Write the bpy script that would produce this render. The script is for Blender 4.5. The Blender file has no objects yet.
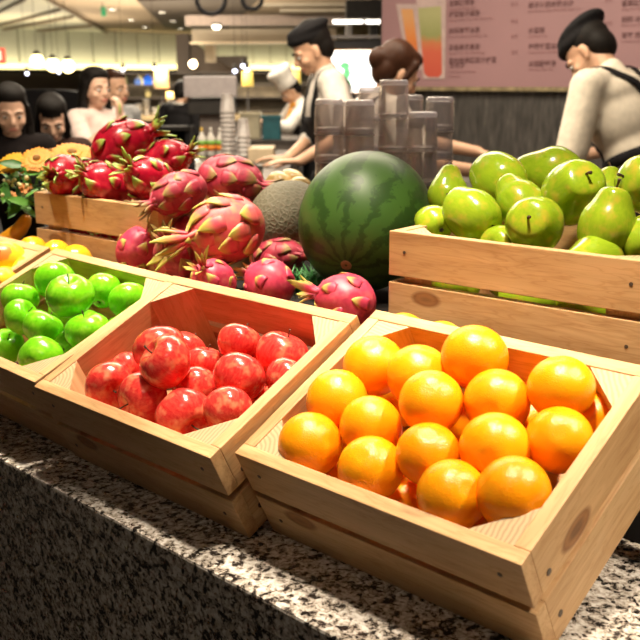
import bpy, bmesh, math, random
import numpy as np
from mathutils import Vector, Matrix, Euler, Quaternion
from mathutils.bvhtree import BVHTree
PI = math.pi
SC = bpy.context.scene
COL = SC.collection
random.seed(7)

# ------------------------------------------------------------------ camera numbers (solved from the photo)
FOC = 942.2091
YAW, PITCH, ROLL = -.7597, -.2517, -.0055
CAM = Vector((.8095, -.7627, .5664))
_F = Vector((math.sin(YAW)*math.cos(PITCH), math.cos(YAW)*math.cos(PITCH), math.sin(PITCH)))
_R0 = Vector((math.cos(YAW), -math.sin(YAW), 0))
_U0 = _R0.cross(_F)
RT = _R0*math.cos(ROLL) + _U0*math.sin(ROLL)
UP = _U0*math.cos(ROLL) - _R0*math.sin(ROLL)
FW = _F
FH = Vector((math.sin(YAW), math.cos(YAW), 0))      # level viewing direction
RH = Vector((math.cos(YAW), -math.sin(YAW), 0))
FLOOR = -.90
CEIL = 1.95

def ray(px, py):
    return RT*((px-320)/FOC) + UP*((320-py)/FOC) + FW
def at(px, py, d):
    return CAM + ray(px, py)*d
def atz(px, py, z):
    r = ray(px, py)
    return CAM + r*((z-CAM.z)/r.z)
def aty(px, py, y):
    r = ray(px, py)
    return CAM + r*((y-CAM.y)/r.y)
def cdir(r, u, t):
    """direction given as right / up / toward the viewer"""
    return (RT*r + UP*u - FW*t).normalized()

# ------------------------------------------------------------------ object helpers
def tag(o, label=None, cat=None, group=None, kind=None):
    if label: o['label'] = label
    if cat: o['category'] = cat
    if group: o['group'] = group
    if kind: o['kind'] = kind
    return o
def empty(name, loc=(0,0,0), rot=None, label=None, cat=None, group=None):
    o = bpy.data.objects.new(name, None); COL.objects.link(o)
    o.empty_display_size = .05
    o.location = loc
    if rot is not None:
        o.rotation_mode = 'QUATERNION'
        o.rotation_quaternion = rot if isinstance(rot, Quaternion) else Euler(rot).to_quaternion()
    return tag(o, label, cat, group)
def mesh_obj(name, me, parent=None, loc=None):
    o = bpy.data.objects.new(name, me); COL.objects.link(o)
    if parent: o.parent = parent
    if loc is not None: o.location = loc
    return o
def obj(name, bm, m, parent=None, smooth=False, loc=None):
    me = bpy.data.meshes.new(name)
    bmesh.ops.recalc_face_normals(bm, faces=bm.faces)
    bm.to_mesh(me); bm.free()
    for x in (m if isinstance(m, (list, tuple)) else [m]): me.materials.append(x)
    if smooth:
        for p in me.polygons: p.use_smooth = True
    return mesh_obj(name, me, parent, loc)
def struct(name, bm, m, smooth=False):
    o = obj(name, bm, m, None, smooth); o['kind'] = 'structure'; return o
def copy_tree(o, parent=None):
    c = o.copy(); COL.objects.link(c)
    c.parent = parent
    for ch in list(o.children): copy_tree(ch, c)
    return c

def box(bm, lo, hi, bev=0, mi=0, mat=None):
    lo = Vector(lo); hi = Vector(hi)
    r = bmesh.ops.create_cube(bm, size=1)
    vs = r['verts']
    for v in vs:
        v.co = Vector((lo[i] + (v.co[i]+.5)*(hi[i]-lo[i]) for i in range(3)))
        if mat: v.co = mat @ v.co
    fs = set(f for v in vs for f in v.link_faces)
    for f in fs: f.material_index = mi
    if bev:
        es = list(set(e for v in vs for e in v.link_edges))
        r2 = bmesh.ops.bevel(bm, geom=es, offset=bev, segments=2, affect='EDGES', profile=.6)
        for f in r2['faces']: f.material_index = mi
def frame_from(d):
    d = Vector(d).normalized()
    return d.to_track_quat('Z', 'Y').to_matrix().to_4x4()
def tube(bm, pts, rads, n=8, mi=0, caps=True):
    """round tube through the points"""
    pts = [Vector(p) for p in pts]
    if not isinstance(rads, (list, tuple)): rads = [rads]*len(pts)
    rings = []; prev = None
    for i, p in enumerate(pts):
        d = (pts[min(i+1, len(pts)-1)] - pts[max(i-1, 0)]).normalized()
        if prev is None:
            a = d.orthogonal().normalized()
        else:
            a = (prev - d*prev.dot(d)).normalized()
        prev = a; b = d.cross(a)
        rings.append([bm.verts.new(p + (a*math.cos(2*PI*k/n) + b*math.sin(2*PI*k/n))*rads[i]) for k in range(n)])
    for i in range(len(rings)-1):
        for k in range(n):
            f = bm.faces.new((rings[i][k], rings[i][(k+1)%n], rings[i+1][(k+1)%n], rings[i+1][k])); f.material_index = mi
    if caps:
        for rg in (rings[0], rings[-1]):
            f = bm.faces.new(rg); f.material_index = mi
def lathe(bm, prof, n=24, mat=None, mi=0, flute=0, close=False):
    """revolve (r, z) around z; zero radii become poles"""
    rings = []
    for r, z in prof:
        if r < 1e-6:
            v = bm.verts.new((0,0,z)); rings.append([v])
        else:
            rings.append([bm.verts.new(((r*(1+flute*(math.cos(k*PI)))) * math.cos(2*PI*k/n), (r*(1+flute*(math.cos(k*PI)))) * math.sin(2*PI*k/n), z)) for k in range(n)])
    pairs = list(zip(rings, rings[1:])) + ([(rings[-1], rings[0])] if close else [])
    for A, B in pairs:
        for k in range(n):
            k2 = (k+1) % n
            if len(A) == 1 and len(B) == 1: continue
            if len(A) == 1: f = bm.faces.new((A[0], B[k], B[k2]))
            elif len(B) == 1: f = bm.faces.new((A[k], A[k2], B[0]))
            else: f = bm.faces.new((A[k], A[k2], B[k2], B[k]))
            f.material_index = mi
    if mat:
        for rg in rings:
            for v in rg: v.co = mat @ v.co
def cyl(bm, a, b, r0, r1=None, n=12, mi=0):
    tube(bm, [a, b], [r0, r0 if r1 is None else r1], n, mi)
def ell(bm, c, r, rot=None, seg=24, rings=14, mi=0):
    M = Matrix.Translation(Vector(c)) @ (rot.to_4x4() if rot is not None else Matrix.Identity(4)) @ Matrix.Diagonal(Vector((*((r,)*3 if isinstance(r, (int, float)) else r), 1)))
    rr = bmesh.ops.create_uvsphere(bm, u_segments=seg, v_segments=rings, radius=1, matrix=M)
    for f in set(f for v in rr['verts'] for f in v.link_faces): f.material_index = mi
def quad(bm, a, b, c, d, mi=0):
    f = bm.faces.new([bm.verts.new(Vector(p)) for p in (a, b, c, d)]); f.material_index = mi; return f

# ------------------------------------------------------------------ materials
MATS = {}
class NT:
    def __init__(s, name):
        m = bpy.data.materials.new(name); m.use_nodes = True
        s.m = m; s.t = m.node_tree; s.n = s.t.nodes; s.b = s.n['Principled BSDF']
    def node(s, typ, **kw):
        n = s.n.new(typ)
        for k, v in kw.items():
            if k in n.inputs: n.inputs[k].default_value = v
            else: setattr(n, k, v)
        return n
    def link(s, a, b): s.t.links.new(a, b)
    def coord(s, out='Object', scale=(1,1,1), island=False):
        tc = s.node('ShaderNodeTexCoord'); mp = s.node('ShaderNodeMapping'); mp.inputs['Scale'].default_value = scale
        s.link(tc.outputs[out], mp.inputs['Vector'])
        if island:
            g = s.node('ShaderNodeNewGeometry'); c = s.node('ShaderNodeCombineXYZ'); mu = s.node('ShaderNodeMath', operation='MULTIPLY')
            mu.inputs[1].default_value = 37.
            s.link(g.outputs['Random Per Island'], mu.inputs[0])
            for i in range(3): s.link(mu.outputs[0], c.inputs[i])
            s.link(c.outputs[0], mp.inputs['Location'])
        return mp.outputs[0]
    def rnd_offset(s, vec):
        oi = s.node('ShaderNodeObjectInfo'); mu = s.node('ShaderNodeMath', operation='MULTIPLY'); mu.inputs[1].default_value = 61.
        s.link(oi.outputs['Random'], mu.inputs[0])
        ad = s.node('ShaderNodeVectorMath', operation='ADD'); s.link(vec, ad.inputs[0]); s.link(mu.outputs[0], ad.inputs[1])
        return ad.outputs[0], oi.outputs['Random']
    def noise(s, vec, scale, detail=4, rough=.55, dist=0):
        n = s.node('ShaderNodeTexNoise'); n.inputs['Scale'].default_value = scale; n.inputs['Detail'].default_value = detail
        n.inputs['Roughness'].default_value = rough; n.inputs['Distortion'].default_value = dist
        if vec is not None: s.link(vec, n.inputs['Vector'])
        return n.outputs['Fac']
    def ramp(s, fac, stops, interp='LINEAR'):
        r = s.node('ShaderNodeValToRGB'); cr = r.color_ramp; cr.interpolation = interp
        while len(cr.elements) < len(stops): cr.elements.new(.5)
        for e, (p, c) in zip(cr.elements, stops):
            e.position = p; e.color = (*c, 1) if len(c) == 3 else c
        s.link(fac, r.inputs[0]); return r.outputs[0]
    def mix(s, fac, a, b, mode='MIX'):
        n = s.node('ShaderNodeMix', data_type='RGBA', blend_type=mode)
        for i, v in ((0, fac), (6, a), (7, b)):
            if hasattr(v, 'links') or hasattr(v, 'is_linked'): s.link(v, n.inputs[i])
            else: n.inputs[i].default_value = (*v, 1) if isinstance(v, tuple) and len(v) == 3 else v
        return n.outputs[2]
    def bump(s, h, strength=.3, dist=.002):
        b = s.node('ShaderNodeBump'); b.inputs['Strength'].default_value = strength; b.inputs['Distance'].default_value = dist
        s.link(h, b.inputs['Height']); s.link(b.outputs[0], s.b.inputs['Normal'])
    def set(s, **kw):
        for k, v in kw.items():
            k = k.replace('_', ' ')
            if hasattr(v, 'is_linked'): s.link(v, s.b.inputs[k])
            else: s.b.inputs[k].default_value = (*v, 1) if isinstance(v, tuple) and len(v) == 3 and s.b.inputs[k].type == 'RGBA' else v
        return s.m
def plain(name, col, rough=.5, metal=0., var=.12, scale=18., **kw):
    if name in MATS: return MATS[name]
    if max(col) < .05 and not metal: kw.setdefault('Specular_IOR_Level', .12)
    t = NT(name); v = t.coord()
    f = t.noise(v, scale, 3)
    c = t.ramp(f, [(.3, tuple(x*(1-var) for x in col)), (.7, tuple(min(1, x*(1+var)) for x in col))])
    m = t.set(Base_Color=c, Roughness=rough, Metallic=metal, **kw); MATS[name] = m; return m
def emit(name, col, strength):
    if name in MATS: return MATS[name]
    t = NT(name)
    m = t.set(Base_Color=col, Emission_Color=col, Emission_Strength=strength, Roughness=.6); MATS[name] = m; return m

def wood(name, axis, light=(.66,.43,.22), dark=(.46,.26,.11)):
    t = NT(name)
    sc = {'x': (1.6,16,16), 'y': (16,1.6,16), 'z': (16,16,1.6)}[axis]
    v = t.coord(scale=sc, island=True)
    a = t.noise(v, 1.6, 5, .6, 1.2)
    c = t.ramp(a, [(.28, dark), (.46, tuple(.45*d+.55*l for d, l in zip(dark, light))), (.60, light), (.8, tuple(min(1, x*1.12) for x in light))])
    # growth lines
    w = t.node('ShaderNodeTexNoise'); w.inputs['Scale'].default_value = 7.; w.inputs['Detail'].default_value = 2; w.inputs['Distortion'].default_value = .8
    t.link(v, w.inputs['Vector'])
    l = t.ramp(w.outputs['Fac'], [(.44, (1,1,1)), (.5, (.78,.66,.52)), (.56, (1,1,1))])
    c = t.mix(.55, c, l, 'MULTIPLY')
    # knots
    ks = {'x': (5.,11,11), 'y': (11,5.,11), 'z': (11,11,5.)}[axis]
    kv = t.coord(scale=ks, island=True)
    vo = t.node('ShaderNodeTexVoronoi'); vo.inputs['Scale'].default_value = 1.; vo.inputs['Randomness'].default_value = 1.
    t.link(kv, vo.inputs['Vector'])
    k = t.ramp(vo.outputs['Distance'], [(.05, (.20,.09,.035)), (.10, (.50,.30,.15)), (.13, (.34,.18,.08)), (.17, (1,1,1))])
    c = t.mix(.8, c, k, 'MULTIPLY')
    g = t.node('ShaderNodeNewGeometry')
    tint = t.ramp(g.outputs['Random Per Island'], [(0, (.86,.84,.82)), (.5, (1,1,1)), (1, (1.0,.93,.84))])
    c = t.mix(1., c, tint, 'MULTIPLY')
    t.bump(a, .25, .002)
    return t.set(Base_Color=c, Roughness=.55)
WX, WY, WZ = wood('pine_along_width', 'x'), wood('pine_along_depth', 'y'), wood('pine_upright', 'z')
def endgrain():
    t = NT('pine_end_grain'); v = t.coord(scale=(1,1,.05))
    w = t.node('ShaderNodeTexWave', wave_type='RINGS', rings_direction='Z'); w.inputs['Scale'].default_value = 55.; w.inputs['Distortion'].default_value = 3.
    w.inputs['Detail'].default_value = 2
    t.link(v, w.inputs['Vector'])
    c = t.ramp(w.outputs['Fac'], [(.1, (.40,.27,.14)), (.5, (.50,.36,.20)), (1, (.54,.39,.22))])
    return t.set(Base_Color=c, Roughness=.65)
WE = endgrain()
STEEL = plain('dull_screw_steel', (.12,.09,.07), .5, .6)

def granite():
    t = NT('speckled_granite'); v = t.coord()
    v1 = t.node('ShaderNodeTexVoronoi'); v1.inputs['Scale'].default_value = 190.; t.link(v, v1.inputs['Vector'])
    bw = t.node('ShaderNodeRGBToBW'); t.link(v1.outputs['Color'], bw.inputs[0])
    n1 = t.noise(v, 85, 6, .7, .6)
    n2 = t.noise(v, 26, 4, .6, .3)
    ad = t.node('ShaderNodeMath', operation='MULTIPLY_ADD'); t.link(bw.outputs[0], ad.inputs[0]); ad.inputs[1].default_value = .22; t.link(n1, ad.inputs[2])
    ad2 = t.node('ShaderNodeMath', operation='MULTIPLY_ADD'); t.link(n2, ad2.inputs[0]); ad2.inputs[1].default_value = .35; t.link(ad.outputs[0], ad2.inputs[2])
    c = t.ramp(ad2.outputs[0], [(.62, (.012,.010,.010)), (.705, (.05,.042,.038)), (.745, (.30,.25,.205)), (.83, (.56,.50,.44)), (.92, (.78,.74,.70))])
    return t.set(Base_Color=c, Roughness=.22)
GRANITE = granite()

def orange_mat():
    t = NT('orange_peel'); v, r = t.rnd_offset(t.coord())
    c = t.ramp(r, [(0, (.97,.29,.002)), (.5, (.98,.345,.003)), (1, (.98,.41,.004))])
    n = t.noise(v, 2, 3)
    c = t.mix(t.ramp(n, [(.35, (0,0,0)), (.75, (.5,.5,.5))]), c, (1.,.41,.008))
    s = t.noise(v, 9, 2)
    c = t.mix(t.ramp(s, [(.76, (0,0,0)), (.79, (.7,.7,.7))]), c, (.35,.14,.02))
    vo = t.node('ShaderNodeTexVoronoi', feature='SMOOTH_F1'); vo.inputs['Scale'].default_value = 34.; t.link(v, vo.inputs['Vector'])
    t.bump(vo.outputs['Distance'], .35, .0010)
    return t.set(Base_Color=c, Roughness=.24, Specular_IOR_Level=.5, Subsurface_Weight=.25, Subsurface_Radius=(.018,.007,.001), Subsurface_Scale=1.)
ORANGE = orange_mat()
CALYX = plain('orange_calyx', (.62,.36,.05), .7)
def apple_mat(name, base, streak, pale, amt):
    t = NT(name); v, r = t.rnd_offset(t.coord(scale=(1,1,.18)))
    n = t.noise(v, 8, 5, .65, .6)
    c = t.mix(t.ramp(n, [(.38, (0,0,0)), (.66, (1,1,1))]), base, streak)
    v2, r2 = t.rnd_offset(t.coord())
    n2 = t.noise(v2, 2.2, 2)
    c = t.mix(t.ramp(n2, [(.50, (0,0,0)), (.72, (amt,)*3)]), c, pale)
    d = t.noise(v2, 26, 1)
    c = t.mix(t.ramp(d, [(.70, (0,0,0)), (.76, (.18,.18,.18))]), c, pale)
    return t.set(Base_Color=c, Roughness=.2, Coat_Weight=.25, Coat_Roughness=.08)
RED = apple_mat('red_apple_skin', (.84,.075,.055), (.70,.022,.024), (.93,.34,.17), .75)
GRN = apple_mat('green_apple_skin', (.20,.66,.012), (.14,.55,.008), (.40,.78,.05), .55)
PEAR = apple_mat('pear_skin', (.37,.52,.022), (.30,.46,.018), (.64,.46,.05), .75)
STEM = plain('fruit_stem', (.09,.045,.02), .7)
PIT = plain('dry_calyx', (.05,.03,.015), .8)
YEL = apple_mat('yellow_fruit_skin', (.90,.62,.03), (.86,.55,.03), (.95,.72,.10), .6)
YOR = apple_mat('yellow_orange_peel', (.92,.50,.02), (.90,.44,.015), (.95,.58,.05), .5)

def dragon_mat(name, base, base2, patch, tip1, tip2, rough):
    t = NT(name); v, r = t.rnd_offset(t.coord())
    n = t.noise(v, 3.2, 4, .6, .5)
    c = t.mix(t.ramp(n, [(.35, (0,0,0)), (.65, (1,1,1))]), base, base2)
    n2 = t.noise(v, 2., 2)
    c = t.mix(t.ramp(n2, [(.52, (0,0,0)), (.72, (.75,.75,.75))]), c, patch)
    body = t.set(Base_Color=c, Roughness=rough)
    s = NT(name+'_bract'); v, r = s.rnd_offset(s.coord())
    n = s.noise(v, 3.2, 3)
    cb = s.mix(s.ramp(n, [(.4, (0,0,0)), (.65, (1,1,1))]), base, base2)
    a = s.node('ShaderNodeAttribute', attribute_name='tip')
    ct = s.mix(n, tip1, tip2)
    c = s.mix(s.ramp(a.outputs['Fac'], [(.46, (0,0,0)), (.82, (1,1,1))]), cb, ct)
    return body, s.set(Base_Color=c, Roughness=rough+.08)
DRED = dragon_mat('red_dragonfruit', (.42,.006,.026), (.29,.003,.018), (.62,.03,.05), (.22,.42,.06), (.42,.50,.10), .26)
DPNK = dragon_mat('pink_dragonfruit', (.60,.05,.11), (.46,.028,.075), (.68,.14,.17), (.60,.42,.10), (.42,.44,.09), .42)
DDRK = dragon_mat('dull_dragonfruit', (.42,.035,.065), (.29,.02,.042), (.52,.10,.11), (.36,.28,.08), (.26,.14,.06), .45)
DYEL = dragon_mat('ripening_dragonfruit', (.56,.12,.10), (.56,.055,.085), (.50,.27,.08), (.36,.42,.06), (.52,.40,.08), .42)

def watermelon_mat():
    t = NT('watermelon_rind'); v = t.coord()
    # stripes run pole to pole: angle about z
    sx = t.node('ShaderNodeSeparateXYZ'); t.link(v, sx.inputs[0])
    at2 = t.node('ShaderNodeMath', operation='ARCTAN2'); t.link(sx.outputs[1], at2.inputs[0]); t.link(sx.outputs[0], at2.inputs[1])
    nz = t.noise(v, 26, 5, .65, .6)
    m1 = t.node('ShaderNodeMath', operation='MULTIPLY_ADD'); t.link(nz, m1.inputs[0]); m1.inputs[1].default_value = 1.1; t.link(at2.outputs[0], m1.inputs[2])
    m2 = t.node('ShaderNodeMath', operation='MULTIPLY'); t.link(m1.outputs[0], m2.inputs[0]); m2.inputs[1].default_value = 11.
    sn = t.node('ShaderNodeMath', operation='SINE'); t.link(m2.outputs[0], sn.inputs[0])
    n3 = t.noise(v, 45, 4, .65)
    ad = t.node('ShaderNodeMath', operation='MULTIPLY_ADD'); t.link(n3, ad.inputs[0]); ad.inputs[1].default_value = 2.2; t.link(sn.outputs[0], ad.inputs[2])
    c = t.ramp(ad.outputs[0], [(.30, (.027,.070,.013)), (.75, (.038,.095,.017)), (1.0, (.052,.122,.022))])
    return t.set(Base_Color=c, Roughness=.42, Specular_IOR_Level=.3)
def melon_mat():
    t = NT('netted_melon_rind'); v = t.coord()
    vo = t.node('ShaderNodeTexVoronoi', feature='DISTANCE_TO_EDGE'); vo.inputs['Scale'].default_value = 95.
    n = t.noise(v, 40, 3); mv = t.node('ShaderNodeVectorMath', operation='ADD'); 
    t.link(v, mv.inputs[0]); sc = t.node('ShaderNodeVectorMath', operation='SCALE'); t.link(n, sc.inputs[0]); sc.inputs['Scale'].default_value = .01
    t.link(sc.outputs[0], mv.inputs[1]); t.link(mv.outputs[0], vo.inputs['Vector'])
    c = t.ramp(vo.outputs['Distance'], [(.0, (.135,.115,.07)), (.14, (.12,.105,.062)), (.28, (.092,.083,.045))])
    t.bump(t.ramp(vo.outputs['Distance'], [(0, (1,1,1)), (.2, (0,0,0))]), .5, .002)
    return t.set(Base_Color=c, Roughness=.7)
def glass_mat(name, tint, rough=.03, alpha=None):
    t = NT(name)
    v = t.coord(); n = t.noise(v, 30, 2)
    return t.set(Base_Color=tint, Roughness=rough, Transmission_Weight=1., IOR=1.45)
GLASS = glass_mat('clear_guard_glass', (.93,.90,.88))
def thin_glass(name, haze):
    t = NT(name); n = t.n; out = n['Material Output']
    tr = t.node('ShaderNodeBsdfTransparent'); tr.inputs[0].default_value = (.95,.93,.92,1)
    gl = t.node('ShaderNodeBsdfGlossy'); gl.inputs['Roughness'].default_value = .12; gl.inputs[0].default_value = (.95,.90,.84,1)
    df = t.node('ShaderNodeBsdfDiffuse'); df.inputs[0].default_value = (.68,.62,.60,1)
    lw = t.node('ShaderNodeLayerWeight'); lw.inputs['Blend'].default_value = .32
    f = t.node('ShaderNodeMath', operation='MULTIPLY'); t.link(lw.outputs['Facing'], f.inputs[0]); f.inputs[1].default_value = .75
    m1 = t.node('ShaderNodeMixShader'); t.link(f.outputs[0], m1.inputs[0]); t.link(tr.outputs[0], m1.inputs[1]); t.link(gl.outputs[0], m1.inputs[2])
    m2 = t.node('ShaderNodeMixShader'); m2.inputs[0].default_value = haze; t.link(m1.outputs[0], m2.inputs[1]); t.link(df.outputs[0], m2.inputs[2])
    t.link(m2.outputs[0], out.inputs['Surface'])
    return t.m
TGLASS = [thin_glass('hazy_tumbler_glass', .20), thin_glass('tumbler_rim_highlight', .48)]  # pale haze painted into the glass; more of it imitates rim highlights
# ------------------------------------------------------------------ counter, riser
CT0, CT1 = -.1212, 1.25
bm = bmesh.new(); box(bm, (-2.6, CT0, -.04), (1.7, CT1, 0), .004)
counter = empty('display_counter', (-.4, .5, FLOOR), None, 'long speckled granite counter carrying the front row of tilted fruit crates', 'counter')
def under(o, root):
    o.parent = root; o.matrix_parent_inverse = Matrix.Translation(-root.location); return o
under(obj('counter_top', bm, GRANITE), counter)
bm = bmesh.new(); box(bm, (-2.58, CT0+.006, FLOOR), (1.68, CT1-.01, -.04), 0)
under(obj('front_panel', bm, GRANITE), counter)
RZ = .175
DARK = plain('black_laminate', (.014,.012,.011), .8)
bm = bmesh.new(); box(bm, (-1.75, .285, 0.0), (1.3, 1.18, RZ), .004)
tag(obj('display_riser', bm, DARK), 'low black step on the granite counter raising the melons and pear crate', 'riser')

# ------------------------------------------------------------------ crates
T = .018
def make_crate(label, loc, rot, W=.40, D=.2948, HL=.0667, GAP=.010, HU=.0651):
    H = HL+GAP+HU
    root = empty('wooden_crate', loc, rot, label, 'crate', 'pine slat fruit crates')
    for s in ('front', 'back'):
        bm = bmesh.new(); y0 = 0 if s == 'front' else D-T
        for a, b in ((0, HL), (HL+GAP, H)): box(bm, (0, y0, a), (W, y0+T, b), .0014)
        yf = -.0006 if s == 'front' else D+.0006
        for x in (.03, W-.03):
            for z in (HL*.5, HL+GAP+HU*.55):
                if random.random() < .45: cyl(bm, (x, y0+T/2, z), (x, yf, z), .0028, n=10, mi=1)
        obj('side_panel', bm, [WX, STEEL], root)
    for s in (0, 1):
        bm = bmesh.new(); x0 = 0 if s == 0 else W-T
        for a, b in ((0, HL), (HL+GAP, H)): box(bm, (x0, T, a), (x0+T, D-T, b), .0014)
        xf = -.0006 if s == 0 else W+.0006
        for y in (.035, D-.035):
            for z in (HL*.42, HL+GAP+HU*.25): cyl(bm, (x0+T/2, y, z), (xf, y, z), .0042, n=10, mi=1)
        obj('side_panel', bm, [WY, STEEL], root)
    L = .052
    for sx in (0, 1):
        for sy in (0, 1):
            bm = bmesh.new()
            cx = T+.0004 if sx == 0 else W-T-.0004; cy = T+.0004 if sy == 0 else D-T-.0004
            dx = L if sx == 0 else -L; dy = L if sy == 0 else -L
            lo = [bm.verts.new((x, y, .011)) for x, y in ((cx,cy),(cx+dx,cy),(cx,cy+dy))]
            hi = [bm.verts.new((x, y, H-.0015)) for x, y in ((cx,cy),(cx+dx,cy),(cx,cy+dy))]
            f = bm.faces.new(hi); f.material_index = 1
            bm.faces.new(lo)
            for i in range(3): bm.faces.new((lo[i], lo[(i+1)%3], hi[(i+1)%3], hi[i]))
            obj('corner_post', bm, [WZ, WE], root)
    bm = bmesh.new(); n = 3; g = .008; w = (D-2*T-g*(n+1))/n
    for i in range(n):
        y = T+g+i*(w+g); box(bm, (T+.0005, y, .001), (W-T-.0005, y+w, .010), .001)
    obj('bottom_panel', bm, WX, root)
    return root
def crot(rz, tilt): return Matrix.Rotation(rz, 3, 'Z') @ Matrix.Rotation(tilt, 3, 'X')
CR = {'o': ((0,0,0), crot(0, .459)), 'a': ((-.4071,-.0355,0), crot(.0016, .4403)), 'g': ((-.8165,-.0165,0), crot(-.0346, .415)),
      'y': ((-1.2350,-.010,0), crot(-.02, .41))}
make_crate('tilted pine slat crate full of oranges, nearest on the granite counter', CR['o'][0], CR['o'][1].to_quaternion())
make_crate('tilted pine slat crate holding red apples', CR['a'][0], CR['a'][1].to_quaternion())
make_crate('tilted pine slat crate holding green apples', CR['g'][0], CR['g'][1].to_quaternion())
make_crate('tilted pine slat crate holding yellow fruit, cut off at the photo edge', CR['y'][0], CR['y'][1].to_quaternion())
PC = (-.134, .3918, RZ); DC = (-1.081, .313, RZ)
make_crate('level pine slat crate heaped with green pears on the black step', PC, crot(.0506, 0).to_quaternion(), .43, .32, .0728, .011, .0715)
make_crate('level pine slat crate piled with glossy red dragonfruit', DC, crot(.0506, 0).to_quaternion(), .42, .32, .0712, .0107, .0695)
def clampuv(u, v, r): m = .0185+r*.98; return min(max(u, m), .40-m), min(max(v, m), .2948-m)
def inc(k, u, v, w):
    o, M = CR[k]; return Vector(o) + M @ Vector((u, v, w))

# ------------------------------------------------------------------ round fruit
def qaxis(d, spin=0):
    d = Vector(d).normalized()
    return d.to_track_quat('Z', 'Y') @ Quaternion((0,0,1), spin)
def orange_proto():
    bm = bmesh.new()
    N = 18; prof = []
    for i in range(N+1):
        a = PI*i/N; r = math.sin(a); z = -math.cos(a)*.95
        dz = .10*math.exp(-(r/.16)**2)
        z += -dz*.8 if i > N/2 else dz*.5
        prof.append((r if 0 < i < N else 0, z))
    lathe(bm, prof, 36)
    body = obj('orange', bm, ORANGE, None, True)
    bm = bmesh.new()
    lathe(bm, [(0,.872),(.05,.878),(.075,.874),(.06,.85),(0,.84)], 10)
    for k in range(5):
        a = 2*PI*k/5
        ell(bm, (.075*math.cos(a), .075*math.sin(a), .872), (.04,.04,.012), seg=8, rings=6)
    obj('stem_button', bm, CALYX, body, True)
    return body
def apple_prof(N=22, lobes=0):
    prof = []
    for i in range(N+1):
        a = PI*i/N
        r = math.sin(a)*(1+.06*math.cos(a-PI)*1.0)          # wider toward the top
        z = -math.cos(a)*.88
        if a > PI/2: z -= .30*math.exp(-(math.sin(a)/.30)**2)
        else: z += .16*math.exp(-(math.sin(a)/.25)**2)
        prof.append((max(r, 0) if 0 < i < N else 0, z))
    return prof
def apple_proto(name, m):
    bm = bmesh.new(); lathe(bm, apple_prof(), 40)
    for v in bm.verts:                                        # five soft lobes, stronger at the base
        a = math.atan2(v.co.y, v.co.x); k = max(0, -v.co.z)*.05 + .012
        s = 1 + k*math.cos(5*a); v.co.x *= s; v.co.y *= s
        v.co.x += .05*v.co.z*abs(v.co.z)
    body = obj(name, bm, m, None, True)
    bm = bmesh.new(); tube(bm, [(0,0,.56),(.01,.01,.75),(.05,.03,.95),(.07,.05,.99)], [.03,.026,.034,.034], 8)
    obj('stem', bm, STEM, body, True)
    bm = bmesh.new()
    for k in range(5):
        a = 2*PI*k/5; tube(bm, [(.03*math.cos(a),.03*math.sin(a),-.70),(.09*math.cos(a),.09*math.sin(a),-.765),(.06*math.cos(a),.06*math.sin(a),-.80)], [.035,.03,.008], 6)
    obj('calyx', bm, PIT, body, True)
    return body
def pear_proto(k):
    """pear in radius units: stem up +z, widest radius 1"""
    bm = bmesh.new()
    neck = (.57, .52, .72)[k]; hgt = (1.42, 1.52, 1.22)[k]
    pts = [(0,-.90),(.14,-.93),(.30,-.96),(.55,-.90),(.80,-.66),(.96,-.30),(1.,.02),(.96,.30),(.89,.54),(max(.74,neck+.08),.80),(neck+.03,hgt-.32),(neck-.06,hgt-.16),(neck*.68,hgt-.05),(neck*.36,hgt),(.10,hgt+.015),(0,hgt+.01)]
    # Catmull-Rom refine
    P = [Vector((a,0,b)) for a, b in pts]; out = []
    for i in range(len(P)-1):
        p0, p1, p2, p3 = P[max(i-1,0)], P[i], P[i+1], P[min(i+2,len(P)-1)]
        for t in (0, .5):
            q = .5*((2*p1)+(-p0+p2)*t+(2*p0-5*p1+4*p2-p3)*t*t+(-p0+3*p1-3*p2+p3)*t**3); out.append((max(q.x,0), q.z))
    out.append((0, pts[-1][1])); out[0] = (0, out[0][1])
    lathe(bm, out, 32)
    bend = (.14, -.20, .10)[k]
    for v in bm.verts:
        a = math.atan2(v.co.y, v.co.x); s = 1+.02*math.sin(3*a+k)+.015*math.sin(2*v.co.z*3+a)
        v.co.x *= s; v.co.y *= s
        if v.co.z > 0: v.co.x += bend*(v.co.z/1.4)**2
    body = obj('pear', bm, PEAR, None, True)
    bm = bmesh.new(); x = bend*(hgt/1.4)**2
    tube(bm, [(x,0,hgt-.06),(x+.02,.02,hgt+.10),(x+.08,.05,hgt+.24),(x+.12,.06,hgt+.28)], [.05,.042,.05,.062], 8)
    obj('stem', bm, STEM, body, True)
    bm = bmesh.new(); 
    for q in range(5):
        a = 2*PI*q/5; tube(bm, [(.02*math.cos(a),.02*math.sin(a),-.89),(.10*math.cos(a),.10*math.sin(a),-.945),(.13*math.cos(a),.13*math.sin(a),-.975)], [.05,.04,.012], 6)
    obj('calyx', bm, PIT, body, True)
    return body
def place(proto, used, p, q, s, label, cat, group, name=None):
    o = proto if id(proto) not in used else copy_tree(proto)
    used.add(id(proto))
    o.rotation_mode = 'QUATERNION'; o.location = p; o.rotation_quaternion = q
    o.scale = (s,s,s) if isinstance(s, float) else s
    return tag(o, label, cat, group)
USED = set()
rnd = random.Random(11)
def rdir(r, zmin=-.3):
    while True:
        v = Vector((r.uniform(-1,1), r.uniform(-1,1), r.uniform(-1,1)))
        if .2 < v.length < 1 and v.z/v.length > zmin: return v.normalized()

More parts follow.
